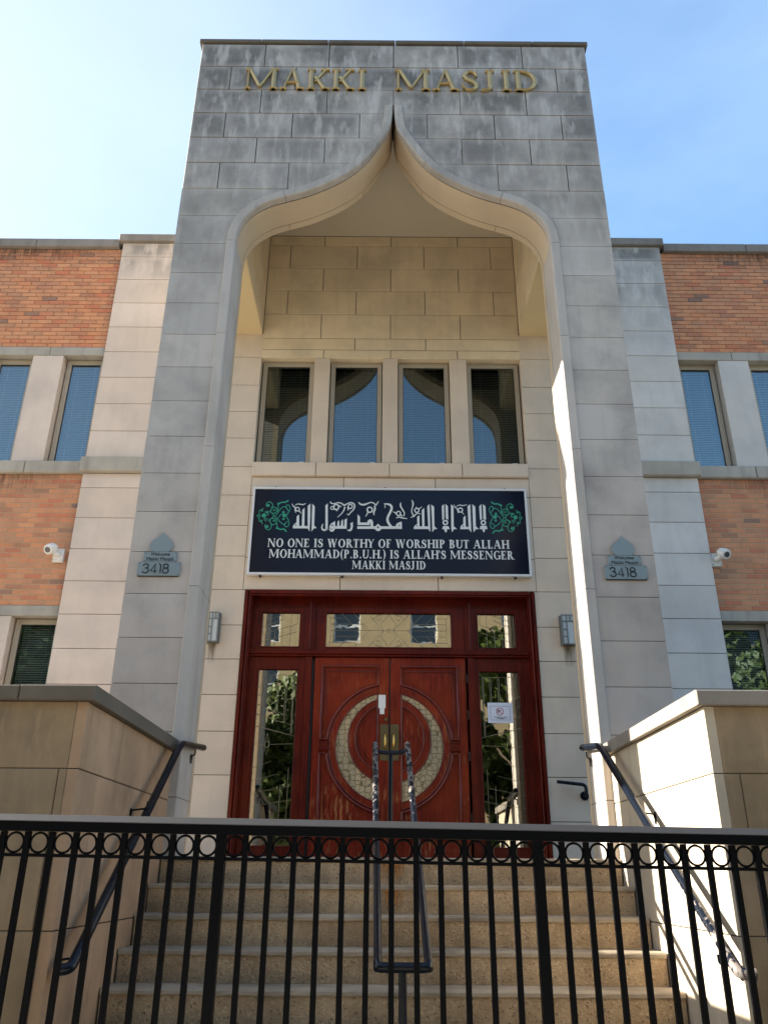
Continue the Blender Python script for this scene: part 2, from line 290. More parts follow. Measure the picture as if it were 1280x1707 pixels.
def holes_wall(x0, x1, z0, z1, y0, y1, holes):
    b = MB(); xs = sorted({x0, x1, *[h[0] for h in holes], *[h[1] for h in holes]}); zs = sorted({z0, z1, *[h[2] for h in holes], *[h[3] for h in holes]})
    for a, c in zip(xs, xs[1:]):
        run = None
        for d, e in zip(zs, zs[1:]):
            mx, mz = (a+c)/2, (d+e)/2
            if any(h[0] < mx < h[1] and h[2] < mz < h[3] for h in holes):
                if run: b.box(a, c, y0, y1, *run); run = None
            else: run = (run[0], e) if run else (d, e)
        if run: b.box(a, c, y0, y1, *run)
    return b
def spline(pts, k=4):
    out = []
    for i in range(len(pts)-1):
        p0, p1, p2, p3 = pts[max(i-1, 0)], pts[i], pts[i+1], pts[min(i+2, len(pts)-1)]
        for j in range(k):
            t = j/k; out.append(tuple(.5*((2*b)+(-a+c)*t+(2*a-5*b+4*c-d)*t*t+(-a+3*b-3*c+d)*t**3) for a, b, c, d in zip(p0, p1, p2, p3)))
    return out+[tuple(pts[-1])]
def stroke(pts, k=4):
    """centre line points (x, z, width) -> ribbon pairs"""
    q = spline(pts, k); pr = []
    for i, (x, z, w) in enumerate(q):
        a = q[max(i-1, 0)]; b = q[min(i+1, len(q)-1)]; dx, dz = b[0]-a[0], b[1]-a[1]; l = math.hypot(dx, dz) or 1
        nx, nz = -dz/l*w/2, dx/l*w/2; pr.append((x-nx, z-nz, x+nx, z+nz))
    return pr
# ---------------------------------------------------------------- ground
tag(MB().box(-60, 60, -30, 60, GZ-.3, GZ-.004).build('ground', 'pavement'), 'pale concrete ground under the building and the pavement', kind='structure')
tag(MB().box(-60, 60, -4.2, 4.55, GZ-.003, GZ).build('pavement', 'pavement'), 'concrete pavement in front of the fence', kind='structure')
tag(MB().box(-60, 60, -13.5, -4.35, GZ-.2, GZ-.12).build('road', 'asphalt'), 'asphalt street in front of the building', kind='structure')
tag(MB().box(-60, 60, -4.35, -4.2, GZ-.2, GZ+.002).build('kerb', 'kerb'), kind='structure')
# ---------------------------------------------------------------- portal tower
TC = lambda k: 1.455+.3925*k                      # joint heights of the tower courses
INN = [(-.006, 8.27), (-.010, 8.14), (-.034, 7.93), (-.073, 7.815), (-.134, 7.700), (-.212, 7.560), (-.343, 7.352), (-.559, 7.140), (-.84, 6.962), (-1.02, 6.880), (-1.18, 6.822), (-1.34, 6.760), (-1.49, 6.660), (-1.602, 6.525), (-1.664, 6.365), (-1.680, 6.20)]
ARC = spline(INN, 8)
def offset(d):
    out = []
    for i, (x, z) in enumerate(ARC):
        a = ARC[max(i-1, 0)]; b = ARC[min(i+1, len(ARC)-1)]; dx, dz = b[0]-a[0], b[1]-a[1]; l = math.hypot(dx, dz)
        out.append((x+dz/l*d, z-dx/l*d))
    return out
OUT = offset(.098)
def xcurve(C, z):                                  # x of the left curve at height z (negative)
    if z <= C[-1][1]: return C[-1][0]
    for a, b in zip(C, C[1:]):
        if b[1] <= z <= a[1]:
            t = (z-b[1])/max(1e-9, a[1]-b[1]); return b[0]+(a[0]-b[0])*t
    return C[0][0]
tower = thing('portal_tower', (0, 7.05, GZ), 'tall grey limestone entrance tower with a pointed onion arch cut through it', 'tower')
XO, ZB, ZT = 2.34, -1.374, TC(20)+.005
# body behind the facing stones (two halves of an arch-shaped slab)
for sgn in (-1, 1):
    pts = [(-XO+.012, ZB), (-XO+.012, ZT-.01), (-.0015, ZT-.01), (-.0015, 8.26)]+[(x-.02, z) for x, z in ARC[2:]]+[(-1.70, 6.2), (-1.70, ZB)]
    pts = [(p[0]*(-sgn), p[1]) for p in pts] if sgn > 0 else pts
    MB().prism(pts, YT+.012, YT+.49).build('tower_core', 'mortar_dark', tower)
MB().prism([(-XO+.02, 6.6), (-XO+.02, ZT-.02), (XO-.02, ZT-.02), (XO-.02, 6.6), (1.78, 6.6), (1.78, 8.26), (-1.78, 8.26), (-1.78, 6.6)], YT+.492, YW+.004).build('tower_box', 'stone_tower', tower)
MB().box(-XO+.02, XO-.02, YW+.3, YW+2.5, 8.12, ZT-.02).build('tower_rear', 'stone_tower', tower)
ks = [TC(k) for k in range(-7, 21)]
ks = [ZB]+[z for z in ks if z > ZB+.15]
ks = sorted([z for z in ks if abs(z-.67) > .02]+[.56])
for r, (z0, z1) in enumerate(zip(ks, ks[1:])):
    kk = round((z1-1.455)/.3925)
    if kk >= 15 or (z1 > 7.3):
        js = [0, .78, 1.56, XO] if kk % 2 == 0 else [-.39, .39, 1.17, 1.95, XO]
    else: js = [0, XO]
    for a, b in zip(js, js[1:]):
        for sgn in (-1, 1):
            if a < 0 and sgn > 0: continue
            xo0 = -xcurve(OUT, z0) if z0 < 8.25 else 0
            full = z0 >= 8.25 or a >= xo0+.004
            if a < 0 and not full: a2 = 0
            else: a2 = a
            if full:
                x0, x1 = (a2, b) if sgn > 0 else (-b, -a2)
                slab_part('stone', tower, x0, x1, YT, .5 if b == XO else .10, z0, z1, 'stone_tower', gap=.005)
            else:
                for s2 in ((-1, 1) if a < 0 else (sgn,)):
                    g = .003; zz = [z0+g+(z1-z0-2*g)*i/16 for i in range(17)]
                    inner = [(max(a2+(g if a2 else 0), (-xcurve(OUT, z) if z < 8.25 else (.0 if z > 8.256 else .105))+g), z) for z in zz]
                    inner = [p for p in inner if p[0] < b-g-.001]
                    if len(inner) < 2: continue
                    pts = [(b-g, inner[0][1]), (b-g, z1-g)]+inner[::-1]
                    pts = [(s2*p[0], p[1]) for p in pts]
                    cx, cz = sum(p[0] for p in pts)/len(pts), (z0+z1)/2
                    MB().prism(pts, YT, YT+(.5 if b == XO and a == 0 else .10)).build('stone', 'stone_tower', tower, loc=(cx, YT, cz))
    if z0 > 6.5:      # side courses of the box between tower and facade
        for sgn in (-1, 1): slab_part('stone', tower, YT+.5, YW+.25, sgn*XO, .03, z0, z1, 'stone_tower', face=sgn)
# moulded arch border, in stones, front band + reveal + back band
def frame_pts(): 
    c = list(ARC); o = list(OUT)
    for z in (5.6, 4.995, 4.3, 3.70, 3.0, 2.31, 1.6, 1.0, .56, .0, GZ): c.append((-1.68, z)); o.append((-1.778, z))
    return c, o
Cc, Oc = frame_pts(); n0 = len(ARC)
brk = [0, 48, 80, n0-1, n0+1, n0+3, n0+5, n0+8, n0+10]
def sweep(name, mat, prof, i0, i1, sgn, ygap=.005):
    """prof: list of (t, y): t=0 at inner curve, 1 at outer curve"""
    vs = []; fs = []; n = len(prof)
    for i in range(i0, i1+1):
        for (t, y) in prof:
            x = Cc[i][0]+(Oc[i][0]-Cc[i][0])*t; z = Cc[i][1]+(Oc[i][1]-Cc[i][1])*t
            if i < 12: z = min(z, 8.255); x = min(x, -.0025)
            if i == i0 and i0 > 0: z -= ygap if i0 >= n0-1 else 0; x -= ygap if i0 < n0-1 else 0
            vs.append((x*(-sgn), y, z))
    m = i1-i0
    for j in range(m):
        for k in range(n): fs.append((j*n+k, j*n+(k+1) % n, j*n+n+(k+1) % n, j*n+n+k))
    fs += [tuple(range(n)), tuple(m*n+k for k in range(n))]
    mid = vs[(m//2)*n]
    return MB().add(vs, fs).build(name, mat, tower, loc=(mid[0], mid[1], mid[2]))
FRONT = [(1, YT+.03), (1, YT-.012), (.93, YT-.020), (.14, YT-.020), (.06, YT-.016), (.02, YT-.008), (.0, YT+.004), (.0, YT+.064), (1, YT+.064)]
REVEAL = [(.04, YT+.080), (.04, YT+.405), (.6, YT+.405), (.6, YT+.080)]
BACK = [(.02, YT+.412), (.02, YT+.49), (.10, YT+.506), (.95, YT+.506), (.95, YT+.412)]
for sgn in (-1, 1):
    for a, b in zip(brk, brk[1:]): sweep('trim_stone', 'stone_trim', FRONT, a, b, sgn)
    sweep('reveal_panel', 'stone_soffit', REVEAL, 0, n0-1, sgn)
    for a, b in zip(brk[3:], brk[4:]): sweep('reveal_stone', 'stone_trim', REVEAL, a, b, sgn)
    for a, b in zip(brk, brk[1:]): sweep('back_trim_stone', 'stone_soffit', BACK, a, b, sgn)
# tower coping
for a, b in zip([-2.375, -1.62, -.8, .02, .86, 1.70], [-1.62, -.8, .02, .86, 1.70, 2.375]):
    slab_part('coping_stone', tower, a, b, YT-.022, .60, ZT+.004, ZT+.064, 'coping_dark')
MB().box(-XO+.02, XO-.02, YT+.56, YW+2.5, ZT-.005, ZT+.03).build('tower_roof', 'roofing', tower)
# vault box behind the arch: ceiling, soffits, return panels
CZ, SZ = 8.255, 6.565
MB().box(-1.78, 1.78, YT+.495, YW-.002, CZ, CZ+.05).build('vault_ceiling', 'ceiling_stucco', tower)
for sgn in (-1, 1):
    MB().box(min(sgn*1.705, sgn*XO), max(sgn*1.705, sgn*XO), YT+.495, YW-.002, SZ, SZ+.03).build('soffit', 'soffit_stucco', tower)
    for z0, z1 in zip([SZ+.03, 6.901, 7.295, 7.684, 8.08], [6.901, 7.295, 7.684, 8.08, CZ]):
        for y0, y1 in ((YT+.5, 8.05), (8.05, YW-.002)): slab_part('return_panel', tower, y0, y1, sgn*1.70, .05, z0, z1, 'stone_vault', face=-sgn, gap=.003)
# ---------------------------------------------------------------- entrance wall
def window(parent, x0, x1, z0, z1, yf, glassmat='pane', blind=.0, sub=True, fr=.055, slat=.026):
    """frame (part) with pane and blind (sub-parts); yf = front of the frame"""
    f = MB(); fw_ = fr
    for a in ((x0, x1, z0, z0+fw_), (x0, x1, z1-fw_, z1)): f.box(a[0], a[1], yf, yf+.05, a[2], a[3])
    for a in ((x0, x0+fw_), (x1-fw_, x1)): f.box(a[0], a[1], yf+.0005, yf+.05, z0+fw_, z1-fw_)
    e = .014                                     # raised outer bead
    for a in ((x0, x0+e, z0, z1), (x1-e, x1, z0, z1)): f.box(a[0], a[1], yf-.012, yf, a[2], a[3])
    for a in ((z0, z0+e), (z1-e, z1)): f.box(x0+e, x1-e, yf-.012, yf, a[0], a[1])
    fo = f.build('window', 'metal_frame', parent, loc=((x0+x1)/2, yf, z0))
    gk = MB(); g = .007; X0, X1, Z0, Z1 = x0+fw_, x1-fw_, z0+fw_, z1-fw_
    for a in ((X0, X0+g, Z0, Z1), (X1-g, X1, Z0, Z1), (X0+g, X1-g, Z0, Z0+g), (X0+g, X1-g, Z1-g, Z1)): gk.box(a[0], a[1], yf+.012, yf+.03, a[2], a[3])
    gk.build('gasket', 'gasket', fo)
    MB().box(X0+.001, X1-.001, yf+.020, yf+.026, Z0+.001, Z1-.001).build('pane', glassmat, fo)
    b = MB(); z = Z0+.02; t = R(48)
    while z < Z1-.01:
        c, s_ = math.cos(t)*.0125, math.sin(t)*.0125
        b.add([(X0+.01, yf+.085-c, z-s_), (X1-.01, yf+.085-c, z-s_), (X1-.01, yf+.085+c, z+s_), (X0+.01, yf+.085+c, z+s_)], [(0, 1, 2, 3)]); z += slat
    for q in (.22, .78):
        xx = X0+(X1-X0)*q; b.box(xx-.002, xx+.002, yf+.068, yf+.07, Z0, Z1)
    o = b.build('blind', 'blind_slat', fo); o['kind'] = 'stuff'
    MB().box(X1-.085, X1-.02, yf+.0185, yf+.0198, Z0+.012, Z0+.03).build('sticker', 'white_plastic', fo)
    return fo
ew = thing('entrance_wall', (0, YW+.1, .13), 'pale limestone wall behind the arch, above and beside the red doors', 'wall')
WX = [(-1.685, -.993), (-.791, -.105), (.093, .767), (.985, 1.684)]; WZ0, WZ1 = 4.64, 6.195
DX0, DX1, DZ1 = -1.655, 1.655, 3.0
holes = [(a-.012, b+.012, WZ0-.012, WZ1+.012) for a, b in WX]+[(DX0-.012, DX1+.012, .13, DZ1+.012)]
holes_wall(-2.34, 2.34, GZ, 8.3, YW+.012, YW+.32, holes).build('wall_core', 'mortar_dark', ew)
up = [(8.08, CZ, [-1.70, -.93, 0, .93, 1.70]), (7.684, 8.08, [-1.70, -1.40, -.472, .455, 1.38, 1.70]), (7.295, 7.684, [-1.70, -.93, -.005, .925, 1.70]), (6.901, 7.295, [-1.70, -1.40, -.472, .458, 1.39, 1.70]),
      (6.509, 6.901, [-1.70, -.93, -.005, .925, 1.70]), (6.328, 6.509, [-1.70, -.475, .46, 1.70]), (WZ1, 6.328, [-1.70, -.882, -.003, .875, 1.70])]
for z0, z1, js in up:
    for a, b in zip(js, js[1:]): slab_part('stone', ew, a, b, YW, .15 if z0 == WZ1 else .05, z0, z1, 'stone_vault', gap=.0045)
for a, b in [(-.993, -.791), (-.105, .093), (.767, .985)]: slab_part('window_pier', ew, a, b, YW-.002, .16, WZ0, WZ1, 'stone_wall', gap=.001)
for a, b in zip([-1.69, -.91, -.01, .88], [-.91, -.01, .88, 1.69]): slab_part('sill_stone', ew, a, b, YW-.045, .22, 4.452, WZ0, 'stone_wall', c=.008)
for z0, z1, js in [(4.20, 4.452, [-1.69, -.568, .55, 1.69]), (3.40, 4.20, [-1.69, -.568, .55, 1.69]), (DZ1, 3.40, [-1.69, -.575, .56, 1.69])]:
    for a, b in zip(js, js[1:]): slab_part('stone', ew, a, b, YW, .25 if z0 == DZ1 else .05, z0, z1, 'stone_wall', gap=.004)
cz = [.13, .52, .957, 1.406, 1.796, 2.19, 2.581, DZ1, 3.414, 3.804, 4.203, 4.59, 4.991, 5.376, 5.771, 6.202, SZ+.02]
for z0, z1 in zip(cz, cz[1:]):
    for sgn in (-1, 1):
        a, b = (1.688, 2.34)
        if z1 <= DZ1+.01: a = 1.657
        slab_part('stone', ew, min(sgn*a, sgn*b), max(sgn*a, sgn*b), YW, .15, z0, z1, 'stone_wall')
for a, b in WX: window(ew, a+.012, b-.012, WZ0+.005, WZ1-.01, YW+.11, 'pane_entry')
# dark rooms behind the glass, shared by the whole building
tag(MB().box(-7.9, 7.9, 10.6, 10.7, GZ, 8.0).box(-7.9, 7.9, 9.35, 10.6, 3.85, 3.95).box(-7.9, 7.9, 9.27, 10.6, 7.9, 7.98).box(-7.9, -7.8, 9.3, 10.6, GZ, 7.9).box(7.8, 7.9, 9.3, 10.6, GZ, 7.9).build('interior', 'dark_interior'), kind='structure')
# ---------------------------------------------------------------- brick wings with limestone pilasters
def wing(sgn, label):
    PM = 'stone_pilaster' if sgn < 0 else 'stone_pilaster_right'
    w = thing('wing_wall', (sgn*5.6, YP+.15, GZ), label, 'wall')
    XE = 7.9; mx = lambda a, b: (min(sgn*a, sgn*b), max(sgn*a, sgn*b))
    ups = [(3.745, 4.275), (4.675, 5.215), (5.615, 6.155), (6.555, 7.095)]; UZ = (WZ0-.01, 6.20)
    lows = [(3.735, 4.280), (4.70, 5.24), (5.65, 6.19), (6.60, 7.14)]; LZ = (1.0, 2.665)
    if sgn > 0: lows = [(3.735, 4.30)]+lows[1:]
    ex = lambda u, z: (mx(*u)[0]-.012, mx(*u)[1]+.012, z[0]-.012, z[1]+.012); hs = [ex(u, UZ) for u in ups]+[ex(u, LZ) for u in lows]
    x0, x1 = mx(3.735, XE); holes_wall(x0, x1, GZ, 8.0, YW+.010, YW+.33, hs).build('wall_core', 'mortar_light', w)
    x0, x1 = mx(2.345, 3.733); MB().box(x0, x1, YP+.012, YW+.33, GZ, 8.05).build('pilaster_core', 'mortar_dark', w)
    for u0, u1, v0, v1 in [(3.735, XE, 2.79, 4.462)]: MB().box(*mx(u0, u1), YW+.0035, YW+.0095, v0, v1).build('pointing', 'mortar_light', w)
    # pilaster stones
    for z0, z1 in zip([GZ, -.9, -.5, -.1, .30, .70, 1.093, 1.488, 1.883, 2.278, 2.673, 3.068, 3.463, 3.858, 4.253, 4.447, 4.648, 5.04, 5.434, 5.828, 6.222, 6.616, 7.01, 7.404, 7.798], [-.9, -.5, -.1, .30, .70, 1.093, 1.488, 1.883, 2.278, 2.673, 3.068, 3.463, 3.858, 4.253, 4.447, 4.648, 5.04, 5.434, 5.828, 6.222, 6.616, 7.01, 7.404, 7.798, 8.04]):
        if z0 == 4.447:
            slab_part('sill_stone', w, *mx(2.345, 3.765), YP-.07, .30, z0, z1, 'stone_sill', c=.012); continue
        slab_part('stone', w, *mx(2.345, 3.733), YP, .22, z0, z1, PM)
    slab_part('coping_stone', w, *mx(2.345, 3.785), YP-.05, .55, 8.04, 8.165, 'stone_coping', c=.006)
    MB().box(*mx(2.345, 3.72), YP+.5, YW+2.4, 7.9, 8.1).build('roof', 'roofing', w); MB().box(*mx(3.72, XE), YW+.3, YW+2.4, 7.85, 7.95).build('roof', 'roofing', w)
    MB().box(*mx(XE-.3, XE), YW+.3, YW+2.4, GZ, 7.85).build('end_wall', 'mortar_light', w)
    for a, b in zip([3.79, 4.95, 6.15, 7.3], [4.95, 6.15, 7.3, 7.95]): slab_part('coping_stone', w, *mx(a, b), YW-.06, .5, 7.985, 8.125, 'stone_coping', c=.006)
    for a, b in zip([3.736, 4.47, 5.42, 6.36, 7.3], [4.47, 5.42, 6.36, 7.3, XE]):
        slab_part('lintel_stone', w, *mx(a, b), YW-.012, .16, 6.20, 6.332, 'stone_sill', c=.005)
        slab_part('lintel_stone', w, *mx(a, b), YW-.012, .16, 2.665, 2.790, 'stone_sill', c=.005)
        slab_part('sill_stone', w, *mx(a+(.03 if a < 3.8 else 0), b), YW-.055, .28, 4.462, WZ0-.01, 'stone_sill', c=.012)
        slab_part('sill_stone', w, *mx(a, b), YW-.055, .28, .86, 1.0, 'stone_sill', c=.012)
    for L_, zz in ((ups, UZ), (lows, LZ)):
        for i, u in enumerate(L_):
            nx = L_[i+1][0] if i+1 < len(L_) else XE
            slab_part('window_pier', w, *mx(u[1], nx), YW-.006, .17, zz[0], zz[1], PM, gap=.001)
            if i < 2: window(w, mx(*u)[0]+.045*(sgn < 0)*0+.02, mx(*u)[1]-.02, zz[0]+.005, zz[1]-.01, YW+.11, 'pane')
            else: MB().box(mx(*u)[0], mx(*u)[1], YW+.12, YW+.13, zz[0], zz[1]).build('pane', 'lens_black', w)
    # bricks: laid one by one; the ones seen largest are objects, the rest one joined part
    spots = []
    for (za, zb) in ((6.332, 7.985), (2.790, 4.462), (-1.374, .86)):
        n = round((zb-za)/.0643); h = (zb-za)/n
        for r in range(n):
            x = 3.737-(.099 if r % 2 else 0)-random.uniform(0, .006)
            while x < XE:
                a, b = max(x, 3.737), min(x+.198, XE)
                if b-a > .04: spots.append((a, b, za+r*h, za+(r+1)*h, za > 6))
                x += .198
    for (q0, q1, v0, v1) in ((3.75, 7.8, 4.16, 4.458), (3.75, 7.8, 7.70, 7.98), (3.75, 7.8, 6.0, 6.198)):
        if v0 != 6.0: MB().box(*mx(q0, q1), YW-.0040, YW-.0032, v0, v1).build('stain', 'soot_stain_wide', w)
    def dist(s):
        X, Z = sgn*(s[0]+s[1])/2+.077, s[2]; d = math.hypot(X, 8.9, Z); c = 8.9*.913+Z*.408
        vis = abs(X)/c < .49 and Z > .8; return (0 if vis else 1000)+d
    spots.sort(key=dist); rest = MB()
    for i, (a, b, z0, z1, hi) in enumerate(spots):
        xa, xb = mx(a, b); yy = YW-random.uniform(-.0012, .0012); g = .0048
        if i < 290:
            wq = round(xb-xa, 2); 
            slab_part('brick', w, (xa+xb)/2-wq/2+.0, (xa+xb)/2+wq/2, yy, .06, round(z0, 4), round(z0+.0642, 4), 'brick', c=.0022, gap=g) 
        else: rest.slab(xa+g, xb-g, yy, yy+.03, z0+g, z1-g, .0022)
    tag(rest.build('brickwork', 'brick', w), 'the rest of the orange bricks', kind='stuff')
    return w
wing(-1, 'left wing of orange brick with the pinkish limestone strip beside the tower')
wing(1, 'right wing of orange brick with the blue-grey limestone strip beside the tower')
# ---------------------------------------------------------------- stairs, landing and cheek walls
st = thing('staircase', (0, 5.6, GZ), 'worn brown concrete steps with pale nosings rising to the red doors', 'stairs')
XC = 1.7524; LZ0 = .13
for i in range(0, 9):
    z1 = LZ0-.188*i; y0 = 6.72-.28*i
    if z1 < GZ+.05: break
    z0 = max(z1-.188, GZ); yb = y0+.31 if i else YW+.5
    o = MB().box(-XC+.012, XC-.012, y0+.012, yb, z0+.001 if i else GZ, z1-.034).build('step' if i else 'landing', 'concrete_step', st, loc=(0, y0, z1))
    nb = MB(); pr = [(y0+.004, z1-.034), (y0, z1-.028), (y0, z1-.010), (y0+.008, z1-.002), (y0+.02, z1), (yb, z1), (yb, z1-.034)]
    vs = []; m = 60
    for j in range(m+1):
        x = -XC+.010+(2*XC-.02)*j/m
        for (y, z) in pr: vs.append((x, y+(random.uniform(-.0025, .003) if y < y0+.03 else 0), z+(random.uniform(-.0022, .001) if z < z1-.001 else 0)))
    k = len(pr); nb.add(vs, [(j*k+q, j*k+(q+1) % k, (j+1)*k+(q+1) % k, (j+1)*k+q) for j in range(m) for q in range(k)]+[tuple(range(k)), tuple(m*k+q for q in range(k))])
    nb.build('nosing', 'concrete_nosing', o)
MB().box(-.05, .05, YW-.20, YW+.3, LZ0, LZ0+.002).build('sill_patch', 'concrete_nosing', st)
MB().box(-2.3, -XC-.0, 7.32, YW+.3, GZ, LZ0).box(XC, 2.3, 7.32, YW+.3, GZ, LZ0).build('landing_side', 'concrete_nosing', st)
def cheek(sgn, label):
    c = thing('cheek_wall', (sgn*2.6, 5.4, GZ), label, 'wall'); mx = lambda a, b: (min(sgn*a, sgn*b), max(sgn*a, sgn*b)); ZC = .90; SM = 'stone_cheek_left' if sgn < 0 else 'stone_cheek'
    MB().box(*mx(XC+.008, XC+.34), 4.708, YT-.03, GZ, ZC-.01).box(*mx(XC+.34, 7.5), 4.708, 5.05, GZ, ZC-.01).build('wall_core', 'mortar_dark', c)
    rows = [(.532, ZC, [4.70, 4.80, 5.405, 6.10, YT-.012]), (-.27, .532, [4.70, 5.03, 5.76, 6.42, YT-.012]), (GZ, -.27, [4.70, 4.80, 5.41, 6.08, YT-.012])]
    for z0, z1, js in rows:
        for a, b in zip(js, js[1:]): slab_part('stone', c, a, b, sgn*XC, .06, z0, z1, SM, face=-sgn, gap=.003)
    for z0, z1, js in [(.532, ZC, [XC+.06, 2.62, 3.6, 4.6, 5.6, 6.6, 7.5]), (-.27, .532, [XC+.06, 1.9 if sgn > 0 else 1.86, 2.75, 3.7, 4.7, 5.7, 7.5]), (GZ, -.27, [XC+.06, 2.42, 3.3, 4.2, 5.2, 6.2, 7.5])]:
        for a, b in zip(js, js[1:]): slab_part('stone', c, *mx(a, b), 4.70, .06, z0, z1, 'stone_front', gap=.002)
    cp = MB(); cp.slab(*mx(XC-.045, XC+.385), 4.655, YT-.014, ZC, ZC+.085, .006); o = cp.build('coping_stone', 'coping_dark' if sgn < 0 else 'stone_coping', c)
    for a, b in zip([XC+.388, 3.2, 4.7, 6.2], [3.2, 4.7, 6.2, 7.5]): slab_part('coping_stone', c, *mx(a, b), 4.655, .44, ZC, ZC+.085, 'coping_dark', c=.006, gap=.0015)
cheek(-1, 'tan stone wall on the left of the steps, in the shade, with dark coping')
cheek(1, 'pale stone wall on the right of the steps, its inner side in bright sun')
# ---------------------------------------------------------------- serif capitals drawn as strokes
def arc(cx, cz, rx, rz, a0, a1, T, t, n=14):
    pr = []
    for i in range(n+1):
        a = R(a0+(a1-a0)*i/n); co, si = math.cos(a), math.sin(a)
        pr.append((cx+co*rx, cz+si*rz, cx+co*(rx-T), cz+si*(rz-t)))
    return pr
def glyph(ch, T, t):
    h = t*.8; e = T*.42
    def stem(x, z0=0, z1=1, w=T, s0=True, s1=True):
        o = [[(x, z0, x+w, z0), (x, z1, x+w, z1)]]
        for z, d, f in ((z0, 1, s0), (z1, -1, s1)):
            if f: o.append([(x-e, z, x-e, z+d*h*.7), (x+w*.2, z, x+w*.2, z+d*h*1.2), (x+w*.8, z, x+w*.8, z+d*h*1.2), (x+w+e, z, x+w+e, z+d*h*.7)])
        return o
    def diag(xa, za, xb, zb, w): return [[(xa, za, xa+w, za), (xb, zb, xb+w, zb)]]
    def ser(xa, xb, z, d=1): return [[(xa, z, xa, z+d*h*.8), (xb, z, xb, z+d*h*.8)]]
    if ch == 'M': return 1.12+T, stem(.08, w=t)+stem(1.0, s1=True)+diag(.08, 1, .50, .12, T*.9)+diag(.52, .08, 1.0, 1, t)+ser(0, .2, 1, -1)
    if ch == 'N': return .92+T*.4, stem(.08, w=t)+diag(.06, 1, .76, 0, T)+stem(.80, 0, 1, t, False)
    if ch == 'A': return .86+T*.5, diag(.08, 0, .40, 1, t)+diag(.66, 0, .38, 1, T)+[[(.22, .30, .22, .30+t), (.66, .30, .66, .30+t)]]+ser(-.02, .24, 0)+ser(.60, .74+T, 0)
    if ch == 'K': return .84+T*.3, stem(.08)+diag(.08+T, .38, .66, 1, t*1.2)+diag(.62, 0, .26, .60, T)+ser(.54, .72+T, 0)+ser(.52, .86, 1, -1)
    if ch == 'I': return .26+T, stem(.13)
    if ch == 'S':
        pts = [(.54, .74, t), (.50, .86, t*1.1), (.36, .955, t*1.1), (.20, .90, t*1.7), (.13, .75, T*.85), (.22, .60, T), (.38, .50, T*1.05), (.52, .36, T), (.53, .19, T*.85), (.42, .07, t*1.5), (.26, .04, t*1.1), (.12, .12, t*1.1), (.06, .28, t)]
        return .66+T*.2, [stroke(pts, 4)]+[[(.50, .68, .58, .68), (.54, .98, .58, .98)], [(.03, .02, .06, .02), (.03, .34, .10, .34)]]
    if ch == 'J': return .42+T, stem(.20, .2, 1, s0=False)+[stroke([(.20+T/2, .26, T), (.17+T/2, .11, T*.8), (.08, .03, t*1.3), (-.03, .05, T*.75)], 4)]
    if ch == 'D': return .86+T*.3, stem(.08)+[arc(.30, .5, .54, .5, 90, -90, T, t)]+[[(.08, 1-t, .08, 1), (.31, 1-t, .31, 1)], [(.08, 0, .08, t), (.31, 0, .31, t)]]
    if ch == 'O': return .94, [arc(.46, .5, .44, .52, 0, 360, T, t, 26)]
    if ch == 'E': return .72, stem(.08)+[[(.08, 1-t, .08, 1), (.60, 1-t, .60, 1)], [(.08, 0, .08, t), (.62, 0, .62, t)], [(.08+T, .48, .08+T, .48+t), (.44, .48, .44, .48+t)], [(.55, .78, .60, .78), (.57, 1, .62, 1)], [(.59, 0, .64, 0), (.61, .24, .66, .24)], [(.42, .38, .46, .38), (.42, .64, .46, .64)]]
    if ch == 'F': return .68, stem(.08)+[[(.08, 1-t, .08, 1), (.58, 1-t, .58, 1)], [(.08+T, .48, .08+T, .48+t), (.42, .48, .42, .48+t)], [(.53, .78, .58, .78), (.55, 1, .60, 1)], [(.40, .38, .44, .38), (.40, .64, .44, .64)]]
    if ch == 'L': return .70, stem(.08)+[[(.08, 0, .08, t), (.60, 0, .60, t)], [(.57, 0, .62, 0), (.60, .26, .65, .26)]]
    if ch == 'T': return .78, stem(.37-T/2, s1=False)+[[(.04, 1-t, .04, 1), (.70, 1-t, .70, 1)], [(.02, .76, .06, .76), (.02, 1, .08, 1)], [(.68, .76, .72, .76), (.66, 1, .72, 1)]]
    if ch == 'H': return .92, stem(.08)+stem(.70)+[[(.08+T, .48, .08+T, .48+t), (.70, .48, .70, .48+t)]]
    if ch == 'U': return .86, stem(.08, .3, 1, s0=False)+stem(.70, .28, 1, t*1.1, s0=False)+[arc(.425, .32, .345, .34, 180, 360, (T+t)/2, t*1.2)]
    if ch == 'R': return .84, stem(.08)+[arc(.34, .75, .30, .25, 90, -90, T*.95, t)]+[[(.08+T, 1-t, .08+T, 1), (.35, 1-t, .35, 1)], [(.08+T, .5, .08+T, .5+t), (.35, .5, .35, .5+t)]]+diag(.60, 0, .30, .52, T)+ser(.56, .74+T, 0)
    if ch == 'P': return .74, stem(.08)+[arc(.34, .73, .32, .27, 90, -90, T*.95, t)]+[[(.08+T, 1-t, .08+T, 1), (.35, 1-t, .35, 1)], [(.08+T, .46, .08+T, .46+t), (.35, .46, .35, .46+t)]]
    if ch == 'B': return .78, stem(.08)+[arc(.34, .755, .28, .245, 90, -90, T*.95, t), arc(.36, .27, .32, .27, 90, -90, T, t)]+[[(.08+T, z, .08+T, z+t), (.37, z, .37, z+t)] for z in (0, .5, 1-t)]
    if ch == 'G': return .90, [arc(.46, .5, .44, .52, 48, 318, T, t, 20)]+stem(.66, .04, .46, T, False)+[[(.72, .70, .76, .70), (.76, 1, .80, 1)]]
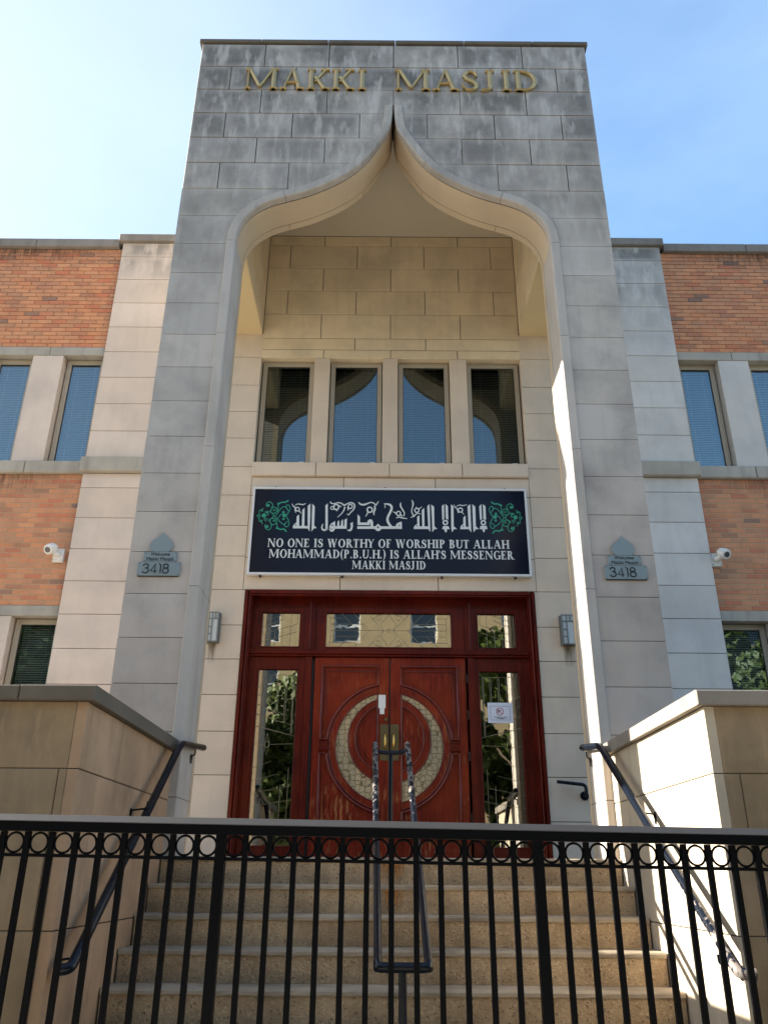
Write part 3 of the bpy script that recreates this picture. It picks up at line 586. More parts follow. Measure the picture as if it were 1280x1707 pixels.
    if ch == 'W': return 1.30, diag(.06, 1, .30, 0, T)+diag(.32, .04, .56, 1, t)+diag(.52, 1, .78, 0, T)+diag(.82, .04, 1.10, 1, t)+ser(-.02, .30, 1, -1)+ser(.44, .76, 1, -1)+ser(1.0, 1.24, 1, -1)
    if ch == 'Y': return .84, diag(.04, 1, .34, .45, T)+diag(.42, .45, .70, 1, t)+stem(.40-T/2, 0, .5, s1=False)+ser(-.04, .26, 1, -1)+ser(.60, .84, 1, -1)
    if ch == '.': return .30, [arc(.13, .085, .095, .095, 0, 360, .094, .094, 10)]
    if ch == '(': return .36, [stroke([(.30, 1.08, t*.6), (.13, .80, t*1.6), (.09, .42, T*.9), (.15, .04, t*1.4), (.30, -.22, t*.6)], 3)]
    if ch == ')': return .36, [stroke([(.04, 1.08, t*.6), (.21, .80, t*1.6), (.25, .42, T*.9), (.19, .04, t*1.4), (.04, -.22, t*.6)], 3)]
    if ch == "'": return .22, [[(.07, .66, .11, .66), (.03, 1.0, .16, 1.0)]]
    if ch == 'C': return .84, [arc(.46, .5, .44, .52, 42, 318, T, t, 20)]+[[(.72, .70, .76, .70), (.76, 1, .80, 1)]]
    return .38, []
def line_width(txt, T, t, gap): return sum(glyph(c, T, t)[0]+gap for c in txt)-gap
def put_line(txt, x0, x1, zb, hgt, T, t, gap, y0, th, emit, ridge=0.0, skew=0.0):
    """lay a line of capitals between x0 and x1; emit(builder, char, x) takes each letter"""
    sx = (x1-x0)/line_width(txt, T, t, gap); x = 0
    for c in txt:
        adv, rb = glyph(c, T, t); b = MB()
        for k, r in enumerate(rb):
            b.ribbon([(x0+(x+p[0])*sx, zb+p[1]*hgt, x0+(x+p[2])*sx, zb+p[3]*hgt) for p in r], y0-.0004*k, th, ridge)
        if rb: emit(b, c, x0+(x+adv/2)*sx)
        x += adv+gap
lt = thing('raised_lettering', (0, YT-.03, 8.5), 'gold metal letters reading MAKKI MASJID near the top of the tower', 'lettering')
MAT['stone_anchor'] = MAT['stone_tower']
emit = lambda b, c, x: b.build('letter', 'gold', lt, loc=(x, YT-.02, 8.5))
put_line('MAKKI', -1.765, -.305, 8.50, .335, .17, .075, .05, YT-.042, YT-.002, emit, .014)
put_line('MASJID', .02, 1.735, 8.50, .335, .17, .075, .05, YT-.042, YT-.002, emit, .014)
# ---------------------------------------------------------------- banner sign
AP=[[(-0.9319, 4.0696), (-0.9001, 4.0313), (-0.8989, 3.786), (-0.8657, 3.7532), (-0.9002, 3.7499), (-0.9261, 3.7084), (-0.9302, 3.9161)], [(-0.9544, 4.0709), (-0.949, 3.916), (-0.9496, 3.7082), (-0.9728, 3.7478), (-0.9859, 4.0383)], [(-1.0219, 4.0149), (-1.0134, 3.7715), (-1.0438, 3.7712), (-1.0472, 3.9878)], [(-1.1479, 3.7478), (-1.1481, 3.7779), (-1.1335, 3.8021), (-1.1089, 3.8235), (-1.1106, 3.8994), (-1.0834, 3.9263), (-1.0747, 3.7785), (-0.9721, 3.7779), (-0.9707, 3.7478)], [(-0.7748, 4.0428), (-0.746, 4.0752), (-0.7451, 4.0271), (-0.7742, 4.0268)], [(-0.7151, 3.7466), (-0.7162, 3.7779), (-0.6992, 3.8094), (-0.6534, 3.8452), (-0.6477, 3.7785), (-0.6534, 3.7315), (-0.6742, 3.708), (-0.7031, 3.7116), (-0.7236, 3.7426), (-0.6823, 3.7352), (-0.6791, 3.7469)], [(-0.6503, 3.7472), (-0.5135, 3.7483), (-0.5133, 3.8819), (-0.5418, 3.8619), (-0.5418, 3.7833), (-0.5563, 3.7832), (-0.5615, 3.8697), (-0.5776, 3.8498), (-0.5829, 3.783), (-0.5995, 3.7828), (-0.6045, 3.8535), (-0.6228, 3.8376), (-0.6261, 3.7787), (-0.6513, 3.7785)], [(-0.4754, 3.8113), (-0.4421, 3.8352), (-0.4413, 3.8038), (-0.4665, 3.7996)], [(-0.3877, 3.9345), (-0.3581, 3.903), (-0.3566, 3.8281), (-0.27, 3.8288), (-0.2667, 3.8524), (-0.2417, 3.8724), (-0.2199, 3.8686), (-0.2014, 3.8372), (-0.2007, 3.7807), (-0.2317, 3.7804), (-0.2323, 3.8252), (-0.2411, 3.829), (-0.2406, 3.7976), (-0.3849, 3.7964)], [(-0.3882, 3.7791), (-0.1755, 3.7809), (-0.1434, 3.8141), (-0.1106, 3.7814), (-0.0024, 3.7824), (-0.0023, 3.7503), (-0.1031, 3.7494), (-0.1173, 3.7282), (-0.1424, 3.7187), (-0.1677, 3.7317), (-0.1823, 3.7488), (-0.3875, 3.747)], [(-0.0028, 3.7824), (0.0275, 3.7826), (0.0672, 3.7845), (0.0744, 3.812), (0.0996, 3.8319), (0.1372, 3.844), (0.1407, 3.7515), (-0.0026, 3.7503)], [(0.2782, 3.7511), (0.2813, 3.7785), (0.3017, 3.8022), (0.3221, 3.8181), (0.3207, 3.9048), (0.3464, 3.9288), (0.3484, 3.7838), (0.4544, 3.7846), (0.4539, 3.7526)], [(0.4057, 4.0249), (0.4061, 3.7795), (0.3808, 3.7793), (0.3761, 3.9927)], [(0.4684, 4.0775), (0.4715, 4.0415), (0.4749, 3.7137), (0.4524, 3.7486), (0.4424, 4.0452)], [(0.4902, 4.0697), (0.524, 4.0419), (0.5237, 3.7884), (0.5591, 3.7534), (0.5245, 3.7516), (0.4986, 3.7116), (0.4971, 3.8353)], [(0.6175, 4.0507), (0.6436, 4.075), (0.6428, 3.8838), (0.6192, 3.8639)], [(0.6605, 4.0792), (0.689, 4.0513), (0.6897, 3.8763), (0.6645, 3.884), (0.6595, 3.9156)], [(0.6145, 3.7516), (0.6262, 3.7892), (0.6911, 3.7898), (0.7031, 3.7523)], [(0.6398, 3.7533), (0.6722, 3.7536), (0.6678, 3.7192), (0.6567, 3.7098), (0.6428, 3.7268)], [(0.7276, 4.0757), (0.7559, 4.0439), (0.7525, 3.7903), (0.7896, 3.7538), (0.755, 3.7527), (0.7323, 3.712), (0.7228, 3.7587)], [(0.8278, 3.7534), (0.8316, 3.7831), (0.849, 3.8068), (0.8675, 3.8227), (0.8687, 3.9015), (0.8964, 3.9295), (0.8951, 3.7837), (0.9347, 3.7824), (0.9337, 3.7543)], [(0.9246, 4.0493), (0.9585, 4.0793), (0.9577, 3.9181), (0.9589, 3.7139), (0.9287, 3.7558)], [(0.9818, 4.0779), (1.017, 4.0461), (1.0145, 3.7925), (1.0469, 3.7552), (1.013, 3.7549), (0.9862, 3.7126), (0.9822, 3.7609)], [(1.0632, 4.0505), (1.0914, 4.0804), (1.0906, 3.8876), (1.0681, 3.8677)], [(1.1097, 4.0806), (1.139, 4.0512), (1.1386, 3.8762), (1.1085, 3.8838)], [(1.0562, 3.7553), (1.0687, 3.7969), (1.1409, 3.7975), (1.1499, 3.7561)], [(1.0887, 3.7571), (1.1211, 3.7574), (1.1162, 3.7269), (1.1049, 3.7136), (1.0934, 3.7306)]]
AH=[(-1.1155, 3.7895, 0.0084), (-0.684, 3.7876, 0.0102), (-0.1429, 3.7686, 0.0116), (0.1054, 3.7942, 0.008), (0.316, 3.7929, 0.008), (0.8651, 3.7928, 0.008)]
AS=[[(-1.1752, 4.0675, 0.0056), (-1.1559, 4.033, 0.0126), (-1.1269, 4.014, 0.0126)], [(-1.1355, 4.0447, 0.007), (-1.1084, 4.0642, 0.0098), (-1.0732, 4.0606, 0.0126), (-1.0379, 4.0571, 0.0126), (-1.0107, 4.0751, 0.0042)], [(-1.0826, 3.9952, 0.0112), (-1.085, 3.9829, 0.0112), (-1.0927, 3.9738, 0.0112), (-1.1037, 3.9704, 0.0112), (-1.1151, 3.9736, 0.0112), (-1.1237, 3.9825, 0.0112), (-1.1273, 3.9948, 0.0112), (-1.125, 4.0071, 0.0112), (-1.1172, 4.0161, 0.0112), (-1.1062, 4.0195, 0.0112), (-1.0948, 4.0163, 0.0112), (-1.0862, 4.0074, 0.0112), (-1.0826, 3.9952, 0.0112)], [(-1.1339, 4.0139, 0.0112), (-1.1323, 3.9832, 0.0126), (-1.1236, 3.9488, 0.0056)], [(-1.0865, 3.9759, 0.0098), (-1.0716, 3.9569, 0.0098), (-1.0603, 3.9395, 0.0042)], [(-0.7605, 4.051, 0.0276), (-0.7502, 3.762, 0.0276), (-0.7579, 3.7369, 0.0262), (-0.7755, 3.7266, 0.0218), (-0.7976, 3.7381, 0.0189), (-0.8059, 3.7693, 0.016), (-0.793, 3.8086, 0.0058)], [(-0.4538, 3.8115, 0.0233), (-0.4523, 3.7801, 0.0233), (-0.4594, 3.741, 0.0233), (-0.4806, 3.7252, 0.0204), (-0.5059, 3.7328, 0.0073)], [(-0.7162, 4.0995, 0.0102), (-0.7082, 4.0795, 0.0131), (-0.6751, 4.0718, 0.0116), (-0.6244, 4.0867, 0.0131), (-0.5803, 4.0766, 0.0131), (-0.5505, 4.0528, 0.0189), (-0.5146, 4.0731, 0.0131), (-0.4711, 4.088, 0.0145), (-0.4342, 4.0698, 0.016), (-0.4261, 4.0338, 0.016), (-0.4398, 3.9937, 0.0145), (-0.4752, 3.9536, 0.0116), (-0.4963, 3.9256, 0.0116), (-0.5127, 3.9414, 0.0073)], [(-0.5427, 4.0328, 0.016), (-0.5557, 3.9768, 0.0131), (-0.5907, 3.9288, 0.0102), (-0.626, 3.8952, 0.0073)], [(-0.614, 4.0282, 0.016), (-0.6176, 4.0114, 0.016), (-0.6284, 3.999, 0.016), (-0.6435, 3.9944, 0.016), (-0.6589, 3.9987, 0.016), (-0.6705, 4.0109, 0.016), (-0.6751, 4.0277, 0.016), (-0.6716, 4.0445, 0.016), (-0.6608, 4.0569, 0.016), (-0.6456, 4.0616, 0.016), (-0.6301, 4.0572, 0.016), (-0.6186, 4.045, 0.016), (-0.614, 4.0282, 0.016)], [(-0.6733, 4.0157, 0.0102), (-0.6754, 4.0057, 0.0102), (-0.6818, 3.9983, 0.0102), (-0.6908, 3.9956, 0.0102), (-0.7, 3.9982, 0.0102), (-0.7069, 4.0054, 0.0102), (-0.7097, 4.0154, 0.0102), (-0.7076, 4.0254, 0.0102), (-0.7012, 4.0328, 0.0102), (-0.6922, 4.0355, 0.0102), (-0.683, 4.0329, 0.0102), (-0.6761, 4.0257, 0.0102), (-0.6733, 4.0157, 0.0102)], [(-0.4524, 4.0376, 0.0131), (-0.4554, 4.0239, 0.0131), (-0.4643, 4.0139, 0.0131), (-0.4766, 4.0102, 0.0131), (-0.489, 4.0137, 0.0131), (-0.4983, 4.0236, 0.0131), (-0.502, 4.0372, 0.0131), (-0.499, 4.0508, 0.0131), (-0.4902, 4.0609, 0.0131), (-0.4779, 4.0646, 0.0131), (-0.4654, 4.0611, 0.0131), (-0.4561, 4.0512, 0.0131), (-0.4524, 4.0376, 0.0131)], [(-0.4978, 3.9853, 0.0116), (-0.5097, 4.0251, 0.0087)], [(-0.6508, 3.9959, 0.016), (-0.6284, 3.9762, 0.0087)], [(-0.6234, 4.0521, 0.0145), (-0.5828, 4.0325, 0.0087)], [(-0.0766, 4.0769, 0.0073), (-0.0401, 4.0732, 0.0174), (0.0001, 4.0615, 0.0262), (0.0185, 4.0216, 0.0276), (0.0005, 3.9656, 0.0262), (-0.0247, 3.9098, 0.0262), (-0.0317, 3.8623, 0.0276), (-0.0134, 3.8152, 0.0291), (0.0192, 3.7724, 0.0247)], [(-0.062, 4.069, 0.0102), (-0.0617, 4.0193, 0.0058)], [(-0.3799, 4.0944, 0.0073), (-0.3539, 4.0665, 0.0189), (-0.31, 4.0628, 0.0218), (-0.2665, 4.0793, 0.016), (-0.2302, 4.0932, 0.0116), (-0.1935, 4.0799, 0.0131), (-0.1713, 4.056, 0.0145), (-0.1534, 4.0843, 0.0116), (-0.139, 4.1085, 0.0058)], [(-0.2128, 3.9957, 0.016), (-0.2167, 3.9789, 0.016), (-0.2277, 3.9665, 0.016), (-0.2429, 3.9619, 0.016), (-0.2582, 3.9663, 0.016), (-0.2696, 3.9784, 0.016), (-0.2739, 3.9951, 0.016), (-0.2701, 4.0119, 0.016), (-0.2591, 4.0243, 0.016), (-0.2439, 4.0289, 0.016), (-0.2285, 4.0246, 0.016), (-0.2171, 4.0124, 0.016), (-0.2128, 3.9957, 0.016)], [(-0.1858, 4.0479, 0.016), (-0.1816, 4.0039, 0.0204), (-0.1957, 3.9639, 0.0189), (-0.1916, 3.9242, 0.0073)], [(-0.2647, 3.9633, 0.0145), (-0.2788, 3.9314, 0.0116), (-0.2929, 3.9059, 0.0058)], [(0.1244, 3.9507, 0.0131), (0.121, 3.9372, 0.0131), (0.112, 3.9273, 0.0131), (0.0997, 3.9235, 0.0131), (0.0873, 3.9271, 0.0131), (0.0783, 3.9369, 0.0131), (0.075, 3.9503, 0.0131), (0.0783, 3.9639, 0.0131), (0.0873, 3.9739, 0.0131), (0.0997, 3.9776, 0.0131), (0.112, 3.9741, 0.0131), (0.1211, 3.9642, 0.0131), (0.1244, 3.9507, 0.0131)], [(0.0343, 3.9738, 0.0058), (0.067, 3.9542, 0.0131), (0.0779, 3.9345, 0.0116)], [(0.1289, 4.0947, 0.0058), (0.123, 4.0545, 0.0175), (0.1434, 4.0067, 0.016), (0.1687, 3.9591, 0.0116), (0.1613, 3.9153, 0.0131)], [(0.0707, 3.8908, 0.0087), (0.1069, 3.9046, 0.016), (0.1431, 3.8914, 0.0131), (0.2025, 3.8848, 0.0087)], [(0.1178, 3.9507, 0.0102), (0.1432, 3.9112, 0.0131)], [(0.257, 4.128, 0.0058), (0.2736, 4.0879, 0.0175), (0.2658, 4.0317, 0.0131), (0.256, 3.9837, 0.0116), (0.2702, 3.9361, 0.0131), (0.2882, 3.9164, 0.0146), (0.2446, 3.9002, 0.0073)], [(0.3427, 3.9924, 0.0131), (0.3392, 3.9788, 0.0131), (0.3301, 3.9688, 0.0131), (0.3177, 3.9651, 0.0131), (0.3054, 3.9686, 0.0131), (0.2964, 3.9785, 0.0131), (0.2932, 3.992, 0.0131), (0.2966, 4.0056, 0.0131), (0.3058, 4.0156, 0.0131), (0.3182, 4.0193, 0.0131), (0.3305, 4.0158, 0.0131), (0.3395, 4.0059, 0.0131), (0.3427, 3.9924, 0.0131)], [(0.3075, 4.0401, 0.0058), (0.3182, 4.0201, 0.0102)], [(0.3436, 4.0124, 0.0131), (0.3804, 4.0407, 0.0058)], [(0.2883, 3.9244, 0.0131), (0.3248, 3.9524, 0.0116), (0.3647, 3.9464, 0.0073)], [(0.6793, 3.8368, 0.0175), (0.6757, 3.8234, 0.0175), (0.6665, 3.8135, 0.0175), (0.6541, 3.8099, 0.0175), (0.6419, 3.8133, 0.0175), (0.6331, 3.823, 0.0175), (0.6301, 3.8364, 0.0175), (0.6337, 3.8498, 0.0175), (0.643, 3.8597, 0.0175), (0.6554, 3.8634, 0.0175), (0.6676, 3.8599, 0.0175), (0.6763, 3.8502, 0.0175), (0.6793, 3.8368, 0.0175)], [(0.7603, 4.072, 0.0058), (0.7775, 4.0361, 0.0131), (0.7989, 4.0203, 0.0116)], [(0.7925, 4.0482, 0.0073), (0.8295, 4.067, 0.0102), (0.873, 4.0593, 0.0116), (0.921, 4.0734, 0.0044)], [(0.8631, 4.0008, 0.0131), (0.8594, 3.9872, 0.0131), (0.85, 3.9772, 0.0131), (0.8375, 3.9735, 0.0131), (0.8253, 3.977, 0.0131), (0.8165, 3.9869, 0.0131), (0.8136, 4.0004, 0.0131), (0.8174, 4.014, 0.0131), (0.8267, 4.024, 0.0131), (0.8392, 4.0278, 0.0131), (0.8515, 4.0243, 0.0131), (0.8603, 4.0144, 0.0131), (0.8631, 4.0008, 0.0131)], [(0.7989, 4.0203, 0.0116), (0.8117, 3.9606, 0.0087)], [(0.8557, 3.9729, 0.0102), (0.878, 3.9452, 0.0058)], [(1.1298, 3.839, 0.0175), (1.1259, 3.8256, 0.0175), (1.1165, 3.8158, 0.0175), (1.104, 3.8121, 0.0175), (1.0919, 3.8156, 0.0175), (1.0833, 3.8253, 0.0175), (1.0806, 3.8386, 0.0175), (1.0844, 3.852, 0.0175), (1.0939, 3.8619, 0.0175), (1.1063, 3.8656, 0.0175), (1.1185, 3.8621, 0.0175), (1.1271, 3.8524, 0.0175), (1.1298, 3.839, 0.0175)]]
GP=[[(-1.2543, 3.7921, 0.0084), (-1.2977, 3.8219, 0.0084), (-1.3351, 3.8671, 0.0084), (-1.3796, 3.9123, 0.0084), (-1.4169, 3.9502, 0.0084), (-1.4463, 3.9729, 0.0084)], [(-1.3587, 3.9125, 0.0084), (-1.3336, 3.9585, 0.0084), (-1.2948, 4.0125, 0.0084), (-1.2607, 4.0282, 0.0084), (-1.231, 3.9977, 0.0084), (-1.2084, 3.9673, 0.0084)], [(-1.2333, 3.9136, 0.0084), (-1.2018, 3.975, 0.0084), (-1.1934, 4.0134, 0.0084), (-1.2128, 4.0479, 0.0084), (-1.2373, 4.0477, 0.0084), (-1.2428, 4.0207, 0.0084), (-1.2236, 3.9901, 0.0084)], [(-1.2325, 3.8983, 0.0084), (-1.2056, 3.853, 0.0084), (-1.1962, 3.8077, 0.0084), (-1.2115, 3.7698, 0.0084), (-1.2392, 3.7696, 0.0084), (-1.2478, 3.7997, 0.0084), (-1.2152, 3.8377, 0.0084)], [(-1.4164, 3.9425, 0.0084), (-1.3746, 3.9429, 0.0084), (-1.3515, 3.966, 0.0084), (-1.3573, 4.0043, 0.0084), (-1.3863, 4.0194, 0.0084), (-1.4166, 4.0, 0.0084), (-1.4214, 3.9654, 0.0084)], [(-1.4778, 4.0264, 0.0084), (-1.4803, 4.0649, 0.0084), (-1.4468, 4.0899, 0.0084), (-1.4102, 4.0655, 0.0084), (-1.4047, 4.0347, 0.0084), (-1.4203, 4.0038, 0.0084)], [(-1.419, 3.8739, 0.0084), (-1.4236, 3.836, 0.0084), (-1.4038, 3.7983, 0.0084), (-1.3724, 3.7948, 0.0084), (-1.3463, 3.8215, 0.0084), (-1.352, 3.8593, 0.0084), (-1.3773, 3.8743, 0.0084), (-1.4049, 3.8703, 0.0084)], [(-1.4078, 3.8059, 0.0084), (-1.4049, 3.7607, 0.0084), (-1.4237, 3.7304, 0.0084), (-1.4514, 3.7302, 0.0084), (-1.4776, 3.76, 0.0084), (-1.4766, 3.7977, 0.0084)], [(-1.5554, 3.9337, 0.0084), (-1.558, 3.9719, 0.0084), (-1.5311, 3.9875, 0.0084), (-1.5115, 4.0069, 0.0084)], [(-1.5517, 3.8804, 0.0084), (-1.5526, 3.8425, 0.0084), (-1.5272, 3.8275, 0.0084), (-1.5081, 3.8012, 0.0084)], [(-1.4847, 3.9191, 0.0084), (-1.4498, 3.9194, 0.0084), (-1.4598, 3.9651, 0.0084), (-1.4937, 3.9495, 0.0084)], [(-1.4826, 3.8886, 0.0084), (-1.495, 3.8657, 0.0084), (-1.465, 3.8318, 0.0084)], [(-1.4444, 3.8358, 0.0084), (-1.432, 3.8587, 0.0084), (-1.4186, 3.8664, 0.0084)], [(-1.3291, 3.8823, 0.0084), (-1.2969, 3.9283, 0.0084), (-1.269, 3.9285, 0.0084)], [(-1.34, 4.0661, 0.0084), (-1.3373, 4.0199, 0.0084), (-1.3411, 3.9661, 0.0084)], [(-1.3486, 3.8594, 0.0084), (-1.3414, 3.7989, 0.0084), (-1.3288, 3.7613, 0.0084)], [(-1.3796, 3.9123, 0.0084), (-1.3986, 3.8817, 0.0084), (-1.4186, 3.8664, 0.0084)], [(-1.5813, 3.9045, 0.0084), (-1.5651, 3.9222, 0.0084), (-1.5464, 3.9048, 0.0084), (-1.5626, 3.8864, 0.0084), (-1.5813, 3.9045, 0.0084)], [(-1.326, 4.0662, 0.0154), (-1.2991, 4.0857, 0.0154), (-1.257, 4.0861, 0.0154), (-1.2198, 4.112, 0.0154)], [(-1.3209, 3.7463, 0.0154), (-1.2993, 3.7315, 0.0154), (-1.2511, 3.7356, 0.0154), (-1.2216, 3.7022, 0.0154)]]
GB=[(-1.4578, 4.0419, 0.0182), (-1.4539, 3.7678, 0.0182), (-1.5016, 3.9113, 0.0265), (-1.5266, 3.9722, 0.0112), (-1.5248, 3.8427, 0.0112), (-1.2577, 3.9134, 0.0238), (-1.2706, 3.9552, 0.0154), (-1.2656, 3.8677, 0.014), (-1.3365, 4.0661, 0.014), (-1.335, 3.75, 0.014), (-1.3839, 3.9811, 0.0112), (-1.3754, 3.844, 0.0126), (-1.4657, 3.9498, 0.0112), (-1.4637, 3.866, 0.0098)]

sg = thing('entrance_sign', (0, YW-.03, 3.168), 'dark navy banner sign with white Arabic calligraphy, green vines and English lines over the doors', 'sign')
SX0, SX1, SZ0, SZ1, YS = -1.650, 1.638, 3.165, 4.283, 8.88
MB().box(SX0+.012, SX1-.012, YS+.008, YS+.05, SZ0+.012, SZ1-.012).build('panel', 'sign_navy', sg)
fb = MB(); f_ = .025
for a in ((SX0, SX1, SZ0, SZ0+f_), (SX0, SX1, SZ1-f_, SZ1)): fb.box(a[0], a[1], YS-.006, YS+.052, a[2], a[3])
for a in ((SX0, SX0+f_), (SX1-f_, SX1)): fb.box(a[0], a[1], YS-.006, YS+.052, SZ0+f_, SZ1-f_)
fb.build('sign_frame', 'sign_frame', sg)
bk = MB()
for x in (-1.38, -.06, 1.38, -1.5, -.55, .6, 1.45): bk.box(x-.012, x+.012, YS+.015, YW, SZ1+.001 if x in (-1.38, -.06, 1.38) else SZ0-.018, SZ1+.018 if x in (-1.38, -.06, 1.38) else SZ0-.001)
bk.build('sign_clip', 'black_mark', sg)
cb = MB(); k = 0
for p in AP: k += 1; cb.prism(p, YS+.0055-.0003*(k % 7), YS+.0075)
for p in AS: k += 1; cb.ribbon(stroke(p, 3), YS+.0053-.0003*(k % 7), YS+.0075)
cb.build('calligraphy', 'sign_white', sg)
hb = MB()
for (x, z, r) in AH: hb.cyl((x, YS+.0032, z), (0, -1, 0), r, .001, 10)
hb.build('calligraphy_eye', 'sign_navy', sg)
for sgn in (1, -1):
    gb_ = MB(); k = 0; fx = (lambda x: x) if sgn > 0 else (lambda x: -x-.012)
    for p in GP: k += 1; gb_.ribbon([(fx(a), b_, fx(c_), d_) for a, b_, c_, d_ in stroke(p, 3)], YS+.0055-.0003*(k % 7), YS+.0075)
    for (x, z, r) in GB: k += 1; gb_.cyl((fx(x), YS+.0052-.0003*(k % 5), z), (0, 1, 0), r, .002, 10)
    gb_.build('vine_ornament', 'sign_green', sg)
for txt, x0, x1, z, hh in [("NO ONE IS WORTHY OF WORSHIP BUT ALLAH", -1.432, 1.392, 3.510, .105), ("MOHAMMAD(P.B.U.H.) IS ALLAH'S MESSENGER", -1.408, 1.440, 3.375, .105), ("MAKKI MASJID", -.437, .418, 3.243, .102)]:
    lb = MB(); put_line(txt, x0, x1, z, hh, .21, .075, .07, YS+.0050, YS+.0075, lambda b, c, x: lb.add(b.v, b.f)); lb.build('text_line', 'sign_white', sg)['kind'] = 'stuff'
# ---------------------------------------------------------------- red doors
YD = 9.09
dd = thing('entrance_doors', (0, YD, .13), 'weathered mahogany double doors with round carved panels, leaded sidelights and transoms', 'doors')
def rect_mould(b, x0, x1, z0, z1, y, r=.012):
    for a in ((x0, x1, z1), (x0, x1, z0)): b.tube([(a[0], y, a[2]), (a[1], y, a[2])], r, 8)
    for x in (x0, x1): b.tube([(x, y, z0), (x, y, z1)], r, 8)
# casing
cs = MB()
for sgn in (-1, 1):
    x = sgn*1.652; cs.box(min(x, x-sgn*.030), max(x, x-sgn*.030), YW-.018, YD+.10, .13, DZ1-.004)
    cs.tube([(x-sgn*.045, YW+.02, .13), (x-sgn*.045, YW+.02, DZ1-.04)], .016, 8); cs.box(min(x-sgn*.030, x-sgn*.075), max(x-sgn*.030, x-sgn*.075), YW+.035, YD+.10, .13, DZ1-.006)
cs.box(-1.60, 1.60, YW-.016, YD+.10, DZ1-.045, DZ1-.006); cs.tube([(-1.6, YW+.01, DZ1-.055), (1.6, YW+.01, DZ1-.055)], .014, 8)
cs.build('door_casing', 'mahogany', dd)
fr = MB()
fr.box(-1.577, 1.577, YD+.03, YD+.09, 2.835, 2.953)                            # head
for (a, b) in ((-1.577, -1.52), (1.495, 1.577)): fr.box(a, b, YD+.001, YD+.088, .13, 2.834)
for x in (-.905, .915):
    fr.box(x-.055, x+.055, YD-.02, YD+.088, 2.345, 2.834); fr.tube([(x, YD-.028, 2.34), (x, YD-.028, 2.90)], .020, 8); fr.box(x-.035, x+.035, YD-.018, YD+.088, .13, 2.255)
fr.box(-1.575, 1.575, YD-.025, YD+.087, 2.262, 2.342); fr.tube([(-1.575, YD-.035, 2.30), (1.575, YD-.035, 2.30)], .018, 8); fr.tube([(-1.575, YD-.03, 2.268), (1.575, YD-.03, 2.268)], .010, 8)
fr.build('door_frame', 'mahogany', dd)
def leaded(name, x0, x1, z0, z1, glassname, lines, stile):
    """framed leaded light: stile (part) > glass, came lines"""
    sx0, sx1, sz0, sz1 = stile
    b = MB(); b.box(sx0, x0, YD+.006, YD+.06, sz0, sz1); b.box(x1, sx1, YD+.006, YD+.06, sz0, sz1); b.box(x0, x1, YD+.0065, YD+.06, sz0, z0); b.box(x0, x1, YD+.0065, YD+.06, z1, sz1)
    rect_mould(b, x0, x1, z0, z1, YD+.010, .010); o = b.build(name, 'mahogany', dd, loc=((x0+x1)/2, YD, sz0))
    MB().box(x0+.001, x1-.001, YD+.032, YD+.036, z0+.001, z1-.001).build('glass', glassname, o)
    cb = MB()
    for ln in lines:
        pts = [(x0+(x1-x0)*u, YD+.030, z0+(z1-z0)*v) for (u, v) in ln[0]]; cb.tube(pts, ln[1], 6)
    cb.build('leading', 'came', o)['kind'] = 'stuff'; return o
c_ = .0024
def circ_(cu, cv, ru, rv, a0=0, a1=360, n=16): return [(cu+ru*math.cos(R(a0+(a1-a0)*i/n)), cv+rv*math.sin(R(a0+(a1-a0)*i/n))) for i in range(n+1)]
ctr = []
for s in (0, 1):
    M_ = (lambda u: u) if not s else (lambda u: 1-u)
    for ln in ([(0, 1), (.04, .85), (.04, .15), (0, 0)], [(.04, .85), (.13, .85)], [(.04, .68), (.30, .68)], [(.04, .5), (.50, .5)], [(.04, .33), (.28, .33)], [(.04, .15), (.20, .15)],
               [(.12, 1), (.20, .70)], [(.22, 1), (.35, .5), (.22, 0)], [(.33, 1), (.46, .5), (.33, 0)], [(.10, 0), (.20, .33)]):
        ctr.append(([(M_(u), v) for u, v in ln], c_))
    ctr.append(([(M_(u), v) for u, v in [(.37, .80), (.40, .92), (.5, 1)]], c_)); ctr.append(([(M_(u), v) for u, v in [(.37, .20), (.40, .08), (.5, 0)]], c_))
    ctr.append(([(M_(u), v) for u, v in circ_(.42, .86, .018, .07)], c_*.8)); ctr.append(([(M_(u), v) for u, v in circ_(.42, .14, .018, .07)], c_*.8))
    ctr.append(([(M_(u), v) for u, v in [(.46, .5), (.44, .72), (.47, .80), (.5, .98)]], c_)); ctr.append(([(M_(u), v) for u, v in [(.46, .5), (.44, .28), (.47, .2), (.5, .02)]], c_))
ctr.append((circ_(.5, .5, .012, .05), c_))
TZ0, TZ1 = 2.371, 2.785
leaded('transom_light', -.735, .713, TZ0, TZ1, 'door_glass', ctr, (-.848, .858, 2.344, 2.833))
sm = [([(.05, .9), (.05, .1)], c_), ([(.0, .55), (.55, .8), (.55, 1)], c_), ([(0, .35), (.75, .62), (.75, 1)], c_), ([(0, .15), (.9, .45)], c_), ([(.35, 0), (.35, .42)], c_), ([(.55, 0), (.55, .52)], c_), ([(.75, 0), (.75, .60), (.92, .68), (.92, 1)], c_), ([(.15, .78), (.55, .95)], c_)]
leaded('transom_light', -1.474, -1.023, TZ0, TZ1, 'door_glass', sm, (-1.518, -.963, 2.344, 2.833))
leaded('transom_light', 1.005, 1.450, TZ0, TZ1, 'door_glass', [([(1-u, v) for u, v in l], w_) for l, w_ in sm], (.973, 1.493, 2.344, 2.833))
